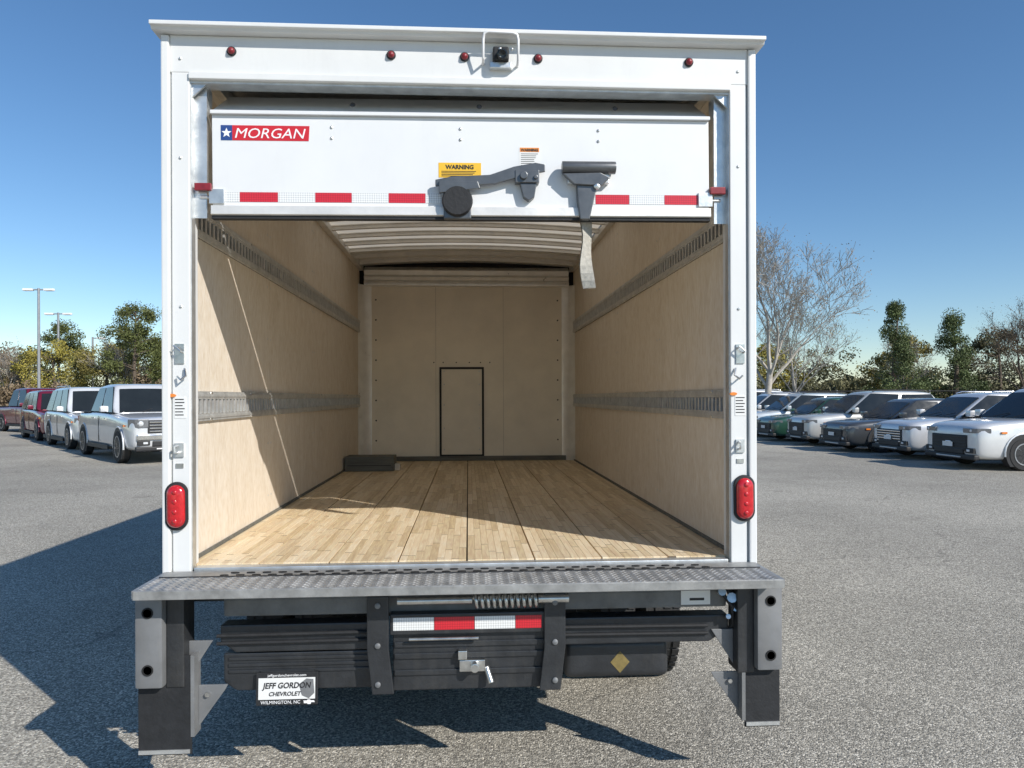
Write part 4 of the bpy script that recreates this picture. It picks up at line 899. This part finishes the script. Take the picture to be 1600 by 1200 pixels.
leafy_tree('broad_tree', 'low dark tree at far right behind the bushy bare tree', (40.0, 50.0, 0), 6.4, 3.4, .4, 54, LHEDGE, n=8500, leaf=.18)
# left
leafy_tree('pine_tree', 'tall pine closest to the truck on the left', (-22.2, 47.5, 0), 7.8, 2.2, 1.2, 61, LPINE, n=18000, leaf=.115, shape='pine')
leafy_tree('pine_tree', 'pine behind the two twin-headed lamp posts', (-32.9, 58.0, 0), 7.5, 2.4, 1.5, 62, LPINE, n=14000, leaf=.14, shape='pine')
leafy_tree('pine_tree', 'small pine left of the tall pine', (-28.5, 62.0, 0), 7.4, 2.0, 1.5, 66, LPINE, n=12000, leaf=.14, shape='pine')
for i, (x, y, h, wd, lm, lab) in enumerate(((-47.0, 62, 6.2, 3.6, LBROWN, 'brown budding tree at the left photo edge'), (-41.5, 60, 5.8, 3.4, LOLIVE, 'olive tree behind the tallest lamp post'),
        (-36.0, 55, 4.9, 3.0, LBROWN, 'brown rounded tree in front of the pine by the lamp posts'), (-30.5, 53, 5.6, 3.0, LYEL, 'yellow-green rounded tree on the left, middle of the treeline'),
        (-26.3, 52, 5.4, 2.6, LOLIVE, 'olive rounded tree left of the tall pine'), (-20.3, 51.5, 6.3, 2.8, LYEL, 'yellow-green tree touching the left truck post'), (-52, 66, 6.0, 3.6, LOLIVE, 'olive tree cut by the left photo edge'))):
    leafy_tree('broad_tree', lab, (x, y, 0), h, wd, .3, 70 + i, lm, n=15000, leaf=.12)
for i, (x, y, h, lab) in enumerate(((-33.2, 52, 5.6, 'thin bare tree beside the small lamp post'), (-44, 58, 6.2, 'thin bare tree left of the tallest lamp post'), (-24.5, 50.5, 6.0, 'thin bare tree in front of the tall pine'))):
    bare_tree('bare_tree', lab, (x, y, 0), h, .09, 90 + i, BARKL, 5, LBROWN, 2)
# undergrowth and the far wood: one mass each
def mass(name, label, x0, x1, y, dep, h, n, lm, seed, leaf=.15, cr_=.8):
    rnd = random.Random(seed); mb = MB(); nc = int((x1 - x0) * h * .9); per = n // nc
    for c in range(nc):
        x = rnd.uniform(x0, x1); hh = h * (.68 + .32 * math.sin(x * .55 + seed) * math.sin(x * .23 + 1.3 * seed)); z = hh * rnd.random() ** .75; rad = cr_ * rnd.uniform(.55, 1.25); yc = y + rnd.gauss(0, dep)
        for i in range(per):
            d = Vector((rnd.gauss(0, 1), rnd.gauss(0, 1), rnd.gauss(0, .8))).normalized() * rad * rnd.random() ** .4
            quad_leaf(mb, Vector((x, yc, max(.05, z))) + d, leaf * rnd.uniform(.6, 1.4), rnd)
    pts = []; x = x0
    while x <= x1:
        hh = h * (.68 + .32 * math.sin(x * .55 + seed) * math.sin(x * .23 + 1.3 * seed)); pts.append((x, hh * rnd.uniform(.46, .62), rnd.gauss(0, .25))); x += rnd.uniform(.35, .8)
    vv = []
    for x, z, d in pts: vv += [(x, y + d - .3, 0), (x, y + d - .3, z * .8), (x, y + d, z), (x, y + d + .3, z * .8), (x, y + d + .3, 0)]
    mb.add(vv, [(i * 5 + k, i * 5 + k + 1, i * 5 + k + 6, i * 5 + k + 5) for i in range(len(pts) - 1) for k in range(4)])   # the dense twiggy heart
    return tag(mb.build(name, lm), label, 'undergrowth', kind='stuff')
mass('undergrowth', 'brown scrub along the lot edge on the left', -62, -10, 49, 1.2, 3.6, 56000, LBROWN, 3, .17, .7)
mass('undergrowth', 'dark scrub along the lot edge on the right', 8, 60, 45.5, 1.1, 3.0, 56000, LHEDGE, 4, .16, .6)
mass('far_wood', 'far wood closing the view behind the lot', -82, 86, 84, 3, 7.6, 110000, LHEDGE, 5, .26, 1.3)
